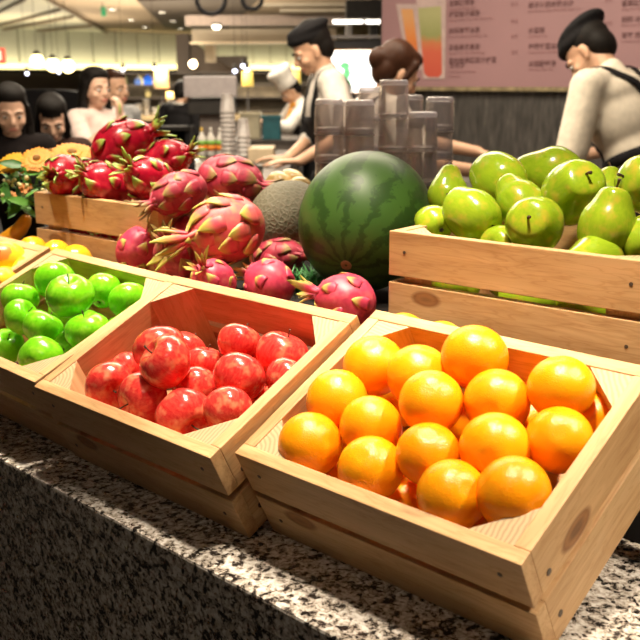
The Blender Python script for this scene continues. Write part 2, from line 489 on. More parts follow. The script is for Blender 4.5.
op = orange_proto()
OR = [
 (.0663,.1998,.1346,.0403,'orange in the back left corner of the orange crate',(-.1,.5,.4)),
 (.2021,.2373,.1538,.0405,'highest orange of the crate, standing up against the back board',(.3,.8,-.3)),
 (.3216,.2257,.1488,.0375,'orange nearest the back right corner post of the crate',(-.2,.95,.15)),
 (.0606,.1283,.1341,.0398,'orange against the left board, between the back corner and front corner ones',(-.6,.2,-.5)),
 (.1405,.1989,.1388,.0403,'paler orange half hidden just left of the highest orange',(-.3,-.8,-.3)),
 (.1963,.1511,.1542,.0373,'bright orange in the middle of the crate, directly in front of the highest one',(.2,-.4,-.7)),
 (.2577,.1904,.1390,.0380,'orange with a visible navel in the second row, right of the crate middle',(-.35,-.15,.85)),
 (.1315,.1073,.1323,.0378,'duller orange in the third row, left of the crate middle',(.5,.4,-.6)),
 (.0733,.0529,.1288,.0394,'orange in the front left corner of the orange crate',(-.5,-.2,-.6)),
 (.2276,.0920,.1373,.0358,'orange with pale stem end up, at the centre of the crate',(-.1,.75,.6)),
 (.2939,.1264,.1384,.0387,'large orange right of the crate centre, one in from the right board',(.3,.1,-.8)),
 (.3552,.1695,.1294,.0360,'orange touching the right board, halfway along it',(.2,-.3,-.8)),
 (.1686,.0467,.1265,.0377,'orange leaning on the front board, second from the left corner',(.3,-.5,-.7)),
 (.2828,.0492,.1318,.0376,'orange on the front board showing a rough brown stem end',(.33,.33,.85)),
 (.3516,.0806,.1341,.0389,'large smooth orange in the front right corner of the crate',(-.4,.1,-.8)),
 (.1803,.0750,.0549,.0305,'sunken orange seen between two front oranges, left of the stem-end one',None),
 (.2935,.0776,.0582,.0328,'sunken orange peeping out over the front board near the right corner',None),
 (.2017,.1955,.0798,.0363,'sunken orange in the gap in front of the highest one',None),
 (.2668,.2252,.0748,.0355,'sunken orange in the gap between the highest and the back right orange',None),
 (.3452,.2474,.0888,.0340,'sunken orange at the very back right, behind the corner one',None),
 (.0622,.2324,.0467,.0364,'sunken orange deep in the back left corner',None),
]
for u,v,w,r,l,d in OR:
    q = qaxis(cdir(*d) if d else rdir(rnd), rnd.uniform(0,6))
    u, v = clampuv(u, v, r)
    place(op, USED, inc('o',u,v,w), q, r, l, 'orange', 'oranges in the nearest crate')
for u,v,w in [(.0750,.1296,.0529),(.1429,.1364,.0489),(.2484,.1367,.0472),(.0911,.0628,.0513)]:
    place(op, USED, inc('o',u,v,w), qaxis(rdir(rnd)), .036, 'orange of the hidden bottom layer in the orange crate', 'orange', 'oranges in the nearest crate')

ap = apple_proto('red_apple', RED)
AP = [
 (.1245,.1475,.1275,.0400,'yellow-streaked red apple lying behind the topmost red apple',(-.2,.8,-.3)),
 (.1990,.1085,.1530,.0390,'topmost red apple of the pile, with a dark crease on its left',(-.72,.55,.42)),
 (.0958,.0640,.1172,.0371,'red apple in the left front of its crate, dark stem pit facing out',(.42,-.25,.85)),
 (.1714,.0654,.1134,.0386,'red apple at the front board with a bruised brownish left side',(-.75,-.25,.55)),
 (.2594,.0659,.1086,.0397,'red apple at the middle of the front board, dark dot low on its right',(.55,-.45,.7)),
 (.2144,.1265,.0962,.0312,'small red apple sunk behind the front board ones, below the topmost',(.1,.5,-.7)),
 (.1798,.1753,.0951,.0287,'small red apple right of the topmost, in the second row',(.2,.9,.1)),
 (.2887,.1518,.1165,.0370,'pinkish red apple in the middle of the crate, right of the topmost',(.3,.7,-.4)),
 (.2225,.2161,.1117,.0327,'red apple near the middle of the back board',(.3,.8,-.2)),
 (.2985,.2253,.1009,.0388,'deep red apple in the back right of the crate, nearest the back board',(.3,.85,.1)),
 (.3259,.0929,.1172,.0327,'red apple at the right front, partly behind the front board middle one',(-.2,.6,-.7)),
 (.3498,.1805,.1066,.0297,'red apple sliver against the right board',(.5,.6,-.4)),
 (.0994,.2022,.0796,.0310,'yellowish apple peeping out right behind the topmost red apple',(.4,.7,-.3)),
 (.0492,.1201,.0890,.0307,'red apple low against the left board, behind the pit-facing one',(-.5,.6,-.4)),
]
for u,v,w,r,l,d in AP:
    u, v = clampuv(u, v, r)
    place(ap, USED, inc('a',u,v,w), qaxis(cdir(*d), rnd.uniform(0,6)), r, l, 'apple', 'red apples in their crate')
for u,v,w in [(.2834,.1092,.0514),(.2215,.1743,.0499),(.3050,.1734,.0506),(.1409,.0702,.0517),(.3401,.0555,.0492),(.0531,.0544,.0493),(.2061,.0729,.0482),(.3468,.2247,.0503),(.2338,.2386,.0472),(.1317,.1593,.0497)]:
    place(ap, USED, inc('a',u,v,w), qaxis(rdir(rnd)), .033, 'red apple of the hidden bottom layer in its crate', 'apple', 'red apples in their crate')

gp = apple_proto('green_apple', GRN)
GP = [
 (.1125,.2173,.1337,.0374,'green apple behind the topmost one, tallest at the back board',(-.1,.7,-.5)),
 (.2737,.1635,.1663,.0400,'topmost green apple with its dark stem standing upright',(.05,.86,.50)),
 (.2267,.2433,.1159,.0335,'green apple at the back board, just right of the topmost one',(.2,.7,-.5)),
 (.3125,.2374,.1150,.0350,'green apple in the back right corner of its crate',(-.2,.8,-.4)),
 (.0520,.1653,.1165,.0351,'green apple at the left of its crate, with a long glossy highlight',(.1,.9,-.1)),
 (.1314,.1230,.1210,.0326,'green apple in the middle left, showing a pale dimple edge',(.7,.45,.3)),
 (.1976,.1246,.1107,.0350,'green apple with pointed shoulder in the middle of its crate',(.45,.85,-.1)),
 (.3337,.1380,.1236,.0373,'green apple against the right board with stem toward the topmost apple',(-.15,.75,.2)),
 (.3110,.0563,.1218,.0367,'green apple in the front right corner of its crate',(.2,.3,-.8)),
 (.0944,.0852,.0728,.0341,'green apple at the front board, cut by the left edge of the photo',(.3,.5,.5)),
 (.2513,.1325,.0814,.0272,'green apple sunk in the dark gap below the topmost one',(.3,.3,-.8)),
]
for u,v,w,r,l,d in GP:
    u, v = clampuv(u, v, r)
    place(gp, USED, inc('g',u,v,w), qaxis(cdir(*d), rnd.uniform(0,6)), r, l, 'apple', 'green apples in their crate')
for u,v,w in [(.2659,.2178,.0489),(.1632,.1174,.0517),(.3352,.0634,.0520),(.2324,.0680,.0503),(.1819,.2036,.0524),(.0546,.2317,.0525),(.3419,.1623,.0480),(.3381,.2328,.0510)]:
    place(gp, USED, inc('g',u,v,w), qaxis(rdir(rnd)), .034, 'green apple of the hidden bottom layer in its crate', 'apple', 'green apples in their crate')

# ------------------------------------------------------------------ pears
prs = [pear_proto(k) for k in range(3)]
PR = [  # px, py, depth, radius, kind, stem direction, label
 (474,216,1.535,.0415,2,(-.62,.52,-.58),'green pear in front at the left, dark calyx facing out low on its right'),
 (434,224,1.575,.030,2,(-.3,.4,-.8),'small yellowish pear at the left corner of the pear crate'),
 (448,191,1.655,.034,1,(.12,.85,-.35),'slim upright pear at the left back of the heap'),
 (500,181,1.62,.0445,2,(-.45,.62,-.60),'pear on the left top of the heap with its stem pointing up at the back'),
 (572,194,1.52,.0480,2,(.12,.42,.88),'largest pear on top of the heap, yellowish end with dark stem facing out'),
 (547,172,1.66,.0460,1,(-.90,.30,-.2),'pear lying at the back of the heap, left of the largest one'),
 (535,225,1.44,.0425,2,(-.42,.16,.88),'pear in the front middle with russet patch, crooked stem facing out'),
 (521,205,1.55,.038,0,(-.5,.7,-.4),'pear tucked in behind the russet patched one'),
 (607,229,1.375,.0405,0,(.22,.95,.12),'upright pear at the front right with its stem leaning right'),
 (654,186,1.46,.046,2,(-.90,.22,.30),'pear at the right edge of the photo, stem pointing left'),
 (605,193,1.60,.034,1,(.1,.9,-.2),'pear mostly hidden between the largest and the right edge ones'),
 (590,262,1.36,.038,1,(-.85,-.05,.45),'pear lying low along the front board, only its top showing'),
 (503,248,1.50,.036,0,(.6,-.1,-.6),'pear low behind the front board at the left, only a sliver showing'),
 (645,243,1.36,.034,0,(.2,.5,-.6),'pear low at the front right corner, beside the upright one'),
]
for px,py,d,r,k,dr,l in PR:
    dv = cdir(*dr); c = at(px,py,d)
    if k == 1: c = c - dv*r*.3
    place(prs[k], USED, c, qaxis(dv, rnd.uniform(0,6) if k != 0 else 2.), r*1.05, l, 'pear', 'green pears in the level crate')
# pears inside the crate, seen through the slot between its boards
Mp = crot(.0506, 0)
for u,v,w in [(.08,.07,.065),(.20,.075,.06),(.32,.07,.065),(.10,.19,.065),(.22,.20,.06),(.34,.19,.065)]:
    place(prs[1], USED, Vector(PC)+Mp@Vector((u,v,w)), qaxis((rnd.uniform(-1,1),rnd.uniform(-.3,.3),.1), 0), .036, 'pear of the bottom layer, glimpsed through the slot of the pear crate', 'pear', 'green pears in the level crate')
# ------------------------------------------------------------------ dragonfruit
def dragon_proto(seed, mats, nbr=24, tiplen=1., lift=.35, crown=1., elong=1.35, wide=1.):
    """unit fruit: half-width 1, half-length elong along z, crown of long bracts at +z"""
    r = random.Random(seed)
    bm = bmesh.new(); N = 20; prof = []
    for i in range(N+1):
        a = PI*i/N; prof.append((math.sin(a)**.92 if 0 < i < N else 0, -math.cos(a)*elong*(1 if i > N/2 else .92)))
    lathe(bm, prof, 32)
    for v in bm.verts:
        a = math.atan2(v.co.y, v.co.x)
        s = 1+.025*math.sin(5*a+4*v.co.z)+.02*math.sin(3*a-3*v.co.z+seed); v.co.x *= s; v.co.y *= s
    body = obj('dragonfruit', bm, mats[0], None, True)
    def bract(bm, tl, t0, ang, L, wd, lf, curl, out=0):
        rows = 7; cols = 5; grid = []
        for i in range(rows):
            s = i/(rows-1)
            z = t0 + L*s*(1-.25*lf)
            zz = max(-.985, min(.985, z/elong)); rad = math.sqrt(1-zz*zz)
            if z > elong*.97: rad = rad*.6 + .05
            off = .02 + lf*(s**1.7)*L*.75 + out*s*L
            off -= curl*max(0, s-.6)**2*L*2
            w = wd*(1-s)**.62*(.75+.6*s*(1-s)*2)
            row = []
            for j in range(cols):
                u = (j/(cols-1)-.5)*2
                R = rad*1.0 + off - .06*(u*u)*(1-s) 
                aa = ang + u*w/max(rad+off*.6, .34) 
                lv = bm.verts.new((R*math.cos(aa), R*math.sin(aa), z - .05*u*u*(1-s)*0))
                lv[tl] = s*r.uniform(.9,1.1) + .12*abs(u)
                row.append(lv)
            grid.append(row)
        for i in range(rows-1):
            for j in range(cols-1): bm.faces.new((grid[i][j], grid[i][j+1], grid[i+1][j+1], grid[i+1][j]))
    bm = bmesh.new(); tl = bm.verts.layers.float.new('tip')
    for k in range(nbr):
        t = -.80 + 1.42*k/(nbr-1); ang = k*2.39996 + r.uniform(-.2,.2)
        bract(bm, tl, t*elong*.95, ang, r.uniform(.55,.8)*tiplen, r.uniform(.30,.40)*wide, lift*r.uniform(.5,1.3)*(.6+.5*(t+1)), r.uniform(0,.5))
    o = obj('bracts', bm, mats[1], body, True)
    md = o.modifiers.new('thick', 'SOLIDIFY'); md.thickness = .05; md.offset = 0
    bm = bmesh.new(); tl = bm.verts.layers.float.new('tip')
    for k in range(8):
        bract(bm, tl, elong*.86, k*2*PI/8 + r.uniform(-.3,.3), r.uniform(.6,1.15)*crown, r.uniform(.14,.22), r.uniform(.15,.55), r.uniform(-.3,.5), .12)
    o = obj('crown', bm, mats[1], body, True)
    md = o.modifiers.new('thick', 'SOLIDIFY'); md.thickness = .05; md.offset = 0
    return body
dpro = {
 'red': dragon_proto(1, DRED, 16, .95, .30, .9, 1.35), 'red2': dragon_proto(5, DRED, 15, 1.0, .40, .9, 1.25),
 'pink': dragon_proto(2, DPNK, 11, .8, .14, 1.25, 1.18), 'drk': dragon_proto(3, DDRK, 18, 1.15, .13, 1.35, 1.45, 1.35),
 'yel': dragon_proto(4, DYEL, 21, 1.1, .26, 1.5, 1.25, 1.12)}
def zp(px, py, r, up=0): return atz(px, py, RZ+r+up)
def dz(px, py, d): return at(px, py, d)
DR = [ # proto, pos, radius, crown direction, spin, label, group
 ('red', at(122,148,2.10), .058, (.82,.42,.10), 0, 'big glossy red dragonfruit on top of the pile in the crate', 0),
 ('red2', at(66,176,2.04), .046, (-.2,-.15,.97), .4, 'red dragonfruit at the left end of the crate beside the gerbera flowers, tip facing out', 0),
 ('red', at(166,161,2.08), .045, (.85,.25,.35), 1.2, 'red dragonfruit at the right of the crate pile, behind the front ones', 0),
 ('red2', at(108,187,1.99), .048, (-.72,.42,.55), 2.2, 'red dragonfruit leaning on the middle of the crate front board, pointing left', 0),
 ('red', at(152,183,1.93), .048, (-.55,.35,.76), 3.1, 'red dragonfruit at the right end of the crate front board', 0),
 ('red2', at(88,178,2.10), .040, (-.3,.3,.9), 4., 'narrow red dragonfruit squeezed between the left end one and the big one', 0),
 ('drk', at(229,180,1.99), .0515, (.93,-.20,.15), .3, 'pink dragonfruit on top of the loose pile, tip pointing right toward the melon', 1),
 ('drk', at(180,193,1.83), .041, (-.86,-.40,.25), 1.5, 'dull dragonfruit beside the crate pointing left with withered brown tip', 1),
 ('yel', at(228,229,1.72), .060, (-.88,-.26,.36), 2.2, 'large orange-pink ripening dragonfruit with green bracts at its left end', 1),
 ('pink', at(139,251,1.88), .045, (.45,.55,.5), 1.0, 'pink dragonfruit at the left of the loose pile in front of the crate', 1),
 ('drk', at(178,262,1.76), .043, (-.2,.55,.75), 0.4, 'dark red dragonfruit sitting low behind the red apple crate corner', 1),
 ('pink', at(214,282,1.64), .038, (-.35,.45,.80), .6, 'dragonfruit with long yellow tips hanging over the back of the apple crate', 1),
 ('pink', zp(270,284,.040), .043, (-.55,.35,-.6), 1.9, 'round pink dragonfruit just behind the middle of the apple crate back board', 1),
 ('drk', zp(278,258,.036,.006), .040, (.80,.05,.45), 2.7, 'small dark pink dragonfruit in the shade in front of the netted melon', 1),
 ('pink', zp(347,301,.040), .044, (-.86,.25,-.15), .2, 'pink dragonfruit in front of the watermelon, behind the crate corners', 1),
 ('drk', at(196,236,1.86), .042, (.5,.1,-.6), .2, 'dragonfruit buried under the big ripening one', 1),
]
for k, p, r, d, sp, l, g in DR:
    place(dpro[k], USED, p, qaxis(cdir(*d), sp), r, l, 'dragonfruit', ('dragonfruit piled in the crate', 'loose dragonfruit on the black step')[g])
Md = crot(.0506, 0)
for u,v,w in [(.07,.08,.066),(.19,.075,.066),(.32,.08,.066),(.08,.20,.066),(.21,.21,.066),(.34,.21,.066),(.13,.17,.12),(.30,.19,.12)]:
    place(dpro['red2'], USED, Vector(DC)+Md@Vector((u,v,w)), qaxis((1,rnd.uniform(-.3,.3),.1), rnd.uniform(0,6)), .034, 'red dragonfruit of the lower layer inside the crate', 'dragonfruit', 'dragonfruit piled in the crate')

# ------------------------------------------------------------------ melons
wc = at(366,221,1.735)
bm = bmesh.new(); lathe(bm, [(math.sin(PI*i/30) if 0 < i < 30 else 0, -math.cos(PI*i/30)) for i in range(31)], 48)
for v in bm.verts:
    v.co = Vector((v.co.x*.1235, v.co.y*.1235, v.co.z*.140))
wax = cdir(-.28,-.62,.72)
wmel = obj('watermelon', bm, watermelon_mat(), None, True)
wmel.rotation_mode = 'QUATERNION'; wmel.rotation_quaternion = qaxis(wax); wmel.location = wc
tag(wmel, 'large dark green striped watermelon on the black step', 'watermelon')
bm = bmesh.new(); lathe(bm, [(0,.1395),(.004,.1402),(.007,.1406),(.010,.1398),(.0105,.137)], 16)
obj('blossom_scar', bm, plain('melon_scar', (.30,.17,.08), .8), wmel, True)
mc = at(289,222,1.95); 
bm = bmesh.new(); lathe(bm, [(math.sin(PI*i/24) if 0 < i < 24 else 0, -math.cos(PI*i/24)) for i in range(25)], 40)
for v in bm.verts:
    a = math.atan2(v.co.y, v.co.x); s = 1+.008*math.cos(10*a)
    v.co = Vector((v.co.x*.085*s, v.co.y*.085*s, v.co.z*.092))
mel = obj('netted_melon', bm, melon_mat(), None, True); mel.location = mc; mel.rotation_euler = (-1.2, .5, .4)
tag(mel, 'grey-green netted melon between the dragonfruit pile and watermelon', 'melon')
bm = bmesh.new(); tube(bm, [(0,0,.089),(0,.002,.096),(.003,.004,.104)], [.008,.005,.005], 8); obj('stem', bm, STEM, mel, True)

# ------------------------------------------------------------------ loose yellow fruit on the step
yo = orange_proto(); yo.name = 'yellow_orange'; yo.data.materials[0] = YOR
for px, py, y, r, l in [
  (403,336,.285,.035,'yellow orange behind the orange crate, left of the pear crate front'),
  (442,345,.292,.035,'yellow orange behind the orange crate, in front of the pear crate board'),
  (33,251,.256,.033,'yellow orange wedged behind the yellow fruit crate corner'),
  (56,255,.257,.032,'yellow orange behind the green apple crate, left of its neighbour'),
  (76,260,.258,.033,'yellow orange behind the green apple crate in front of the dragonfruit crate')]:
    p = aty(px,py,y)
    place(yo, USED, p, qaxis(rdir(rnd), rnd.uniform(0,6)), r, l, 'orange', 'yellow oranges behind the front crates')
# long yellow-orange fruit
bm = bmesh.new()
pts = [Vector((-.085,0,-.012)), Vector((-.075,0,-.008)), Vector((-.04,0,.0)), Vector((0,0,.004)), Vector((.035,0,.012)), Vector((.06,0,.026)), Vector((.072,0,.036)), Vector((.076,0,.040))]
tube(bm, pts, [.004,.016,.024,.025,.022,.019,.013,.004], 16)
pa = obj('papaya', bm, apple_mat('papaya_skin', (.90,.42,.02), (.85,.34,.015), (.92,.52,.04), .5), None, True)
pa.location = aty(12,238,.33); pa.scale = (.8,.8,.8); pa.location.z = max(pa.location.z, RZ+.03); pa.rotation_mode = 'QUATERNION'; pa.rotation_quaternion = (Matrix((RT, FH, Vector((0,0,1)))).transposed()).to_quaternion() @ Euler((0,-.45,0)).to_quaternion()
tag(pa, 'long yellow-orange papaya behind the yellow fruit crate', 'papaya')
bm = bmesh.new(); tube(bm, [pts[-1], pts[-1]+Vector((.008,0,.006))], [.004,.005], 8); obj('stem', bm, STEM, pa, True)
# yellow fruit in the cut-off crate
def mango():
    bm = bmesh.new(); lathe(bm, [(math.sin(PI*i/20)*(1-.12*math.cos(PI*i/20)) if 0 < i < 20 else 0, -math.cos(PI*i/20)*1.15) for i in range(21)], 28)
    for v in bm.verts: v.co.x += .16*v.co.z*v.co.z; v.co.y *= .9
    t = NT('mango_skin'); tc = t.node('ShaderNodeTexCoord'); sx = t.node('ShaderNodeSeparateXYZ'); t.link(tc.outputs['Generated'], sx.inputs[0])
    n = t.noise(tc.outputs['Object'], 2., 3); m = t.node('ShaderNodeMath', operation='MULTIPLY_ADD'); t.link(n, m.inputs[0]); m.inputs[1].default_value = .10; t.link(sx.outputs[2], m.inputs[2])
    mt = t.set(Base_Color=t.ramp(m.outputs[0], [(.3, (.92,.66,.03)), (.98, (.90,.60,.03)), (1.06, (.80,.24,.05))]), Roughness=.3)
    b = obj('yellow_mango', bm, mt, None, True)
    bm = bmesh.new(); tube(bm, [(.16,0,1.10),(.17,0,1.20)], [.09,.07], 8); obj('stem', bm, STEM, b, True)
    return b
yp = mango()
yb = plain('red_blush', (.75,.12,.03), .4)
for px,py,w,r,s,l in [(8,262,.13,.040,(1,1,1.15),'large yellow mango with a red stem end at the photo left edge'),(5,284,.12,.034,(1,1,1.1),'small pale yellow mango below the red-ended one'),(24,272,.11,.034,(1,1,1.2),'yellow mango right of the red-ended one by the crate board'),
                      (-14,262,.12,.036,(1,1,1.2),None),(-22,280,.12,.036,(1,1,1.2),None)]:
    o, M = CR['y']; n = M @ Vector((0,0,1)); rr = ray(px,py); d = (w - n.dot(CAM-Vector(o)))/n.dot(rr)
    place(yp, USED, CAM+rr*d, qaxis(cdir(.1,.35,.9) if w == .13 else rdir(rnd), rnd.uniform(0,6)), tuple(r*x for x in s), l or 'yellow mango beyond the left edge of the photo', 'mango', 'yellow mangoes in the cut-off crate')
o, M = CR['y']
for u,v in [(.08,.07),(.17,.06),(.27,.07),(.34,.06),(.07,.16),(.16,.15),(.25,.16),(.33,.15),(.08,.24),(.17,.24),(.26,.24),(.345,.24)]:
    place(yp, USED, Vector(o)+M@Vector((u,v,.052)), qaxis(rdir(rnd)), .034, 'yellow mango of the bottom layer in the cut-off crate', 'mango', 'yellow mangoes in the cut-off crate')
# pale round fruit behind the pile
pale = apple_proto('pale_yellow_apple', apple_mat('pale_yellow_skin', (.80,.58,.22), (.72,.48,.16), (.85,.68,.34), .5))
for px,py,d,l in [(279,186,2.32,'pale yellow apple behind the pink dragonfruit tip, left of three'),(291,183,2.36,'pale yellow apple behind the netted melon, topmost of three'),(299,191,2.30,'pale yellow apple beside the glass tumblers, right of three')]:
    place(pale, USED, at(px,py,d), qaxis(rdir(rnd)), .036, l, 'apple', 'pale yellow apples behind the melon')
wht = plain('white_melamine', (.75,.72,.66), .35)
bc = at(290,196,2.33)
bm = bmesh.new(); h = bc.z - .036 - RZ
lathe(bm, [(0,0),(.06,0),(.062,.004),(.03,.012),(.025,.03),(.03,max(.04,h-.03)),(.08,h-.022),(.115,h-.004),(.118,h),(.112,h-.002),(.078,h-.016),(.03,h-.02),(0,h-.02)], 32)
b = obj('footed_fruit_stand', bm, wht, None, True); b.location = (bc.x, bc.y, RZ)
tag(b, 'white footed stand carrying the pale yellow apples behind the melon', 'fruit stand')

# artificial grass tuft under the dragonfruit
bm = bmesh.new(); rg = random.Random(3)
gc = atz(313,291,RZ)
for i in range(260):
    p = Vector((gc.x+rg.gauss(0,.022), gc.y+rg.gauss(0,.022), RZ)); a = rg.uniform(0,2*PI); h = rg.uniform(.022,.046)
    d = Vector((math.cos(a), math.sin(a), 0)); s = Vector((-d.y, d.x, 0))*.0022
    q = p + d*h*.35 + Vector((0,0,h*.7)); t = p + d*h*.8 + Vector((0,0,h))
    bm.faces.new([bm.verts.new(x) for x in (p-s, p+s, q+s*.8, q-s*.8)]); bm.faces.new([bm.verts.new(x) for x in (q-s*.8, q+s*.8, t)])
tag(obj('artificial_grass', bm, plain('plastic_grass', (.03,.20,.035), .5)), 'dark green plastic grass tucked under the dragonfruit by the watermelon', 'grass', kind='stuff')

# ------------------------------------------------------------------ glass tumblers, upside down in stacks
GH, GP_ = .082, .0705
def tumbler():
    bm = bmesh.new(); r0, r1 = .0358, .0322       # rim (down), base (up)
    prof = [(0,GH),(r1-.003,GH),(r1,GH-.003),(r1+.0006,GH-.012),(r0,.003),(r0,.001),(r0-.001,0),(r0-.002,.001),(r0-.0022,.003),(r1-.0026,GH-.012),(r1-.006,GH-.0095),(0,GH-.009)]
    lathe(bm, prof, 32, flute=0)
    for f in bm.faces:
        z = f.calc_center_median().z
        if z < .004 or z > GH-.012: f.material_index = 1
    for v in bm.verts:
        if .006 < v.co.z < GH-.008:
            a = math.atan2(v.co.y, v.co.x); s = 1+.03*math.cos(10*a); v.co.x *= s; v.co.y *= s
    return obj('glass_tumbler', bm, TGLASS, None, True)
tg = tumbler()
CS = [ # px, d, py of top, label for the stack
 (329,2.22,99,'the leftmost front stack'), (360,2.20,100,'the second front stack'), (394,2.18,80,'the tallest front stack'),
 (423,2.16,112,'the fourth front stack beside the tall one'), (440,2.28,97,'the rightmost stack'), (372,2.34,87,'the stack behind the second'), (346,2.42,101,'the back stack at left'), (410,2.38,95,'the back stack at right')]
ordn = ['top','second from top','third from top','fourth from top','fifth from top','sixth from top','seventh from top']
for px, d, ty, l in CS:
    p = at(px, ty, d); n = max(1, int(round((p.z-RZ-GH)/GP_))+1); pitch = (p.z-RZ-GH)/(n-1)
    for k in range(n):
        lab = 'upside-down glass tumbler, %s in %s' % (ordn[n-1-k], l)
        place(tg, USED, Vector((p.x, p.y, RZ+.0005+k*pitch)), Quaternion((0,0,1), k*.3), 1., lab, 'glass', 'stacked glass tumblers')

# ------------------------------------------------------------------ gerbera arrangement
PETAL = plain('gerbera_petal', (.88,.33,.006), .5, scale=40); PETY = plain('gerbera_petal_yellow', (.92,.45,.012), .5, scale=40)
DISC = plain('gerbera_disc', (.28,.13,.02), .8, scale=200); LEAF = plain('leaf_green', (.10,.30,.03), .45, scale=30); LEAFD = plain('leaf_dark', (.05,.19,.03), .45, scale=30)
OSM = plain('small_orange_petal', (.85,.30,.03), .5); CREAM = plain('cream_bud', (.70,.66,.32), .6)
fb = aty(24, 232, .47); fb.z = RZ
fl = empty('gerbera_arrangement', fb, None, 'yellow-orange gerbera flowers with green leaves left of the dragonfruit crate', 'flowers')
def loc(p): return Vector(p) - fb
bm = bmesh.new(); lathe(bm, [(0,0),(.045,0),(.05,.004),(.062,.09),(.064,.094),(.058,.094),(.05,.02),(0,.02)], 28)
obj('pot', bm, DARK, fl, True)
def gerbera(c, n, R, mp, petals=24):
    M = Matrix.Translation(c) @ frame_from(n)
    bm = bmesh.new(); rg = random.Random(int(R*1e5)+petals)
    for row, (k, L, z, el) in enumerate(((petals, R, 0, .03), (petals, R*.82, .002, .10), (petals-6, R*.5, .003, .22))):
        for i in range(k):
            a = 2*PI*(i+.5*row+rg.uniform(-.2,.2))/k; w = R*.135*(1 if row < 2 else .7); Lq = L*rg.uniform(.92,1.05)
            pr = []
            for s, ww in ((.18,.4),(.45,.95),(.75,1.),(.93,.7),(1.,.15)):
                rr = Lq*s; zz = z + el*rr*(1-.6*s)
                pr.append([M @ Vector((rr*math.cos(a)-q*w*ww*math.sin(a), rr*math.sin(a)+q*w*ww*math.cos(a), zz-abs(q)*.0008)) for q in (-1,0,1)])
            vs = [[bm.verts.new(x) for x in r_] for r_ in pr]
            for x in range(4):
                for y in range(2): bm.faces.new((vs[x][y], vs[x][y+1], vs[x+1][y+1], vs[x+1][y]))
    h = obj('flower_head', bm, mp, fl, True)
    bm = bmesh.new(); lathe(bm, [(0,.008),(R*.12,.0085),(R*.22,.006),(R*.26,.002),(R*.2,-.004),(0,-.006)], 16, mat=M)
    obj('flower_centre', bm, DISC, h, True)
    bm = bmesh.new(); base = Vector((0,0,.085)) + Vector((c.x, c.y, 0))*.25
    tube(bm, [c - (M.to_3x3() @ Vector((0,0,.004))), c*.7+base*.3-(M.to_3x3() @ Vector((0,0,.03))), base, Vector((0,0,.03))], .0028, 6)
    obj('stem', bm, LEAF, fl, True)
gerbera(loc(at(12,163,2.13)), cdir(-.15,.55,.80), .034, PETY)
gerbera(loc(at(37,159,2.12)), cdir(.0,.50,.85), .037, PETAL)
gerbera(loc(at(72,153,2.22)), cdir(.1,.75,.60), .050, PETAL, 28)
gerbera(loc(at(52,152,2.26)), cdir(-.1,.9,.4), .037, PETY)
def small(px, py, d, R):
    c = loc(at(px,py,d)); M = Matrix.Translation(c) @ frame_from(cdir(.1,.3,.9)); bm = bmesh.new()
    for i in range(8):
        a = 2*PI*i/8; vs = [M @ Vector((R*s*math.cos(a+q), R*s*math.sin(a+q), .002)) for s, q in ((.2,-.3),(.8,-.33),(1,0),(.8,.33),(.2,.3))]
        bm.faces.new([bm.verts.new(v) for v in vs])
    h = obj('small_flower', bm, OSM, fl)
    bm = bmesh.new(); ell(bm, c, R*.3, seg=10, rings=8); obj('flower_centre', bm, DISC, h, True)
for a in ((26,188,2.12,.016),(24,176,2.14,.012),(12,196,2.12,.012),(46,168,2.12,.012)): small(*a)
rg = random.Random(9)
for i in range(34):
    bm = bmesh.new(); px, py = rg.uniform(2,56), rg.uniform(164,212)
    if py > 205 and px > 30: px -= 25
    c = loc(at(px, py, rg.uniform(2.10,2.24))); n = cdir(rg.uniform(-.6,.6), rg.uniform(.1,.9), rg.uniform(.2,1)); M = Matrix.Translation(c) @ frame_from(n) @ Matrix.Rotation(rg.uniform(0,6), 4, 'Z')
    L = rg.uniform(.022,.042); W_ = L*.3; rows = []
    for s, w in ((-.5,.05),(-.3,.7),(0,1),(.3,.7),(.5,.03)):
        rows.append([bm.verts.new(M @ Vector((L*s*1.6, q*W_*w, -.25*L*(s*s) + abs(q)*.003))) for q in (-1,0,1)])
    for x in range(4):
        for y in range(2): bm.faces.new((rows[x][y], rows[x][y+1], rows[x+1][y+1], rows[x+1][y]))
    obj('leaf', bm, LEAF if i % 3 else LEAFD, fl, True)
bm = bmesh.new()
for i in range(26):
    c = loc(at(rg.uniform(2,48), rg.uniform(176,204), rg.uniform(2.10,2.16))); ell(bm, c, rg.uniform(.003,.006), seg=8, rings=6)
o = obj('buds', bm, CREAM, fl, True); o['kind'] = 'stuff'
bm = bmesh.new()
for i in range(14):
    c = loc(at(rg.uniform(5,46), rg.uniform(176,206), rg.uniform(2.12,2.18))); tube(bm, [c, c*.5+Vector((0,0,.06)), Vector((rg.uniform(-.02,.02), rg.uniform(-.02,.02), .05))], .0014, 5)
o = obj('thin_stems', bm, LEAFD, fl); o['kind'] = 'stuff'
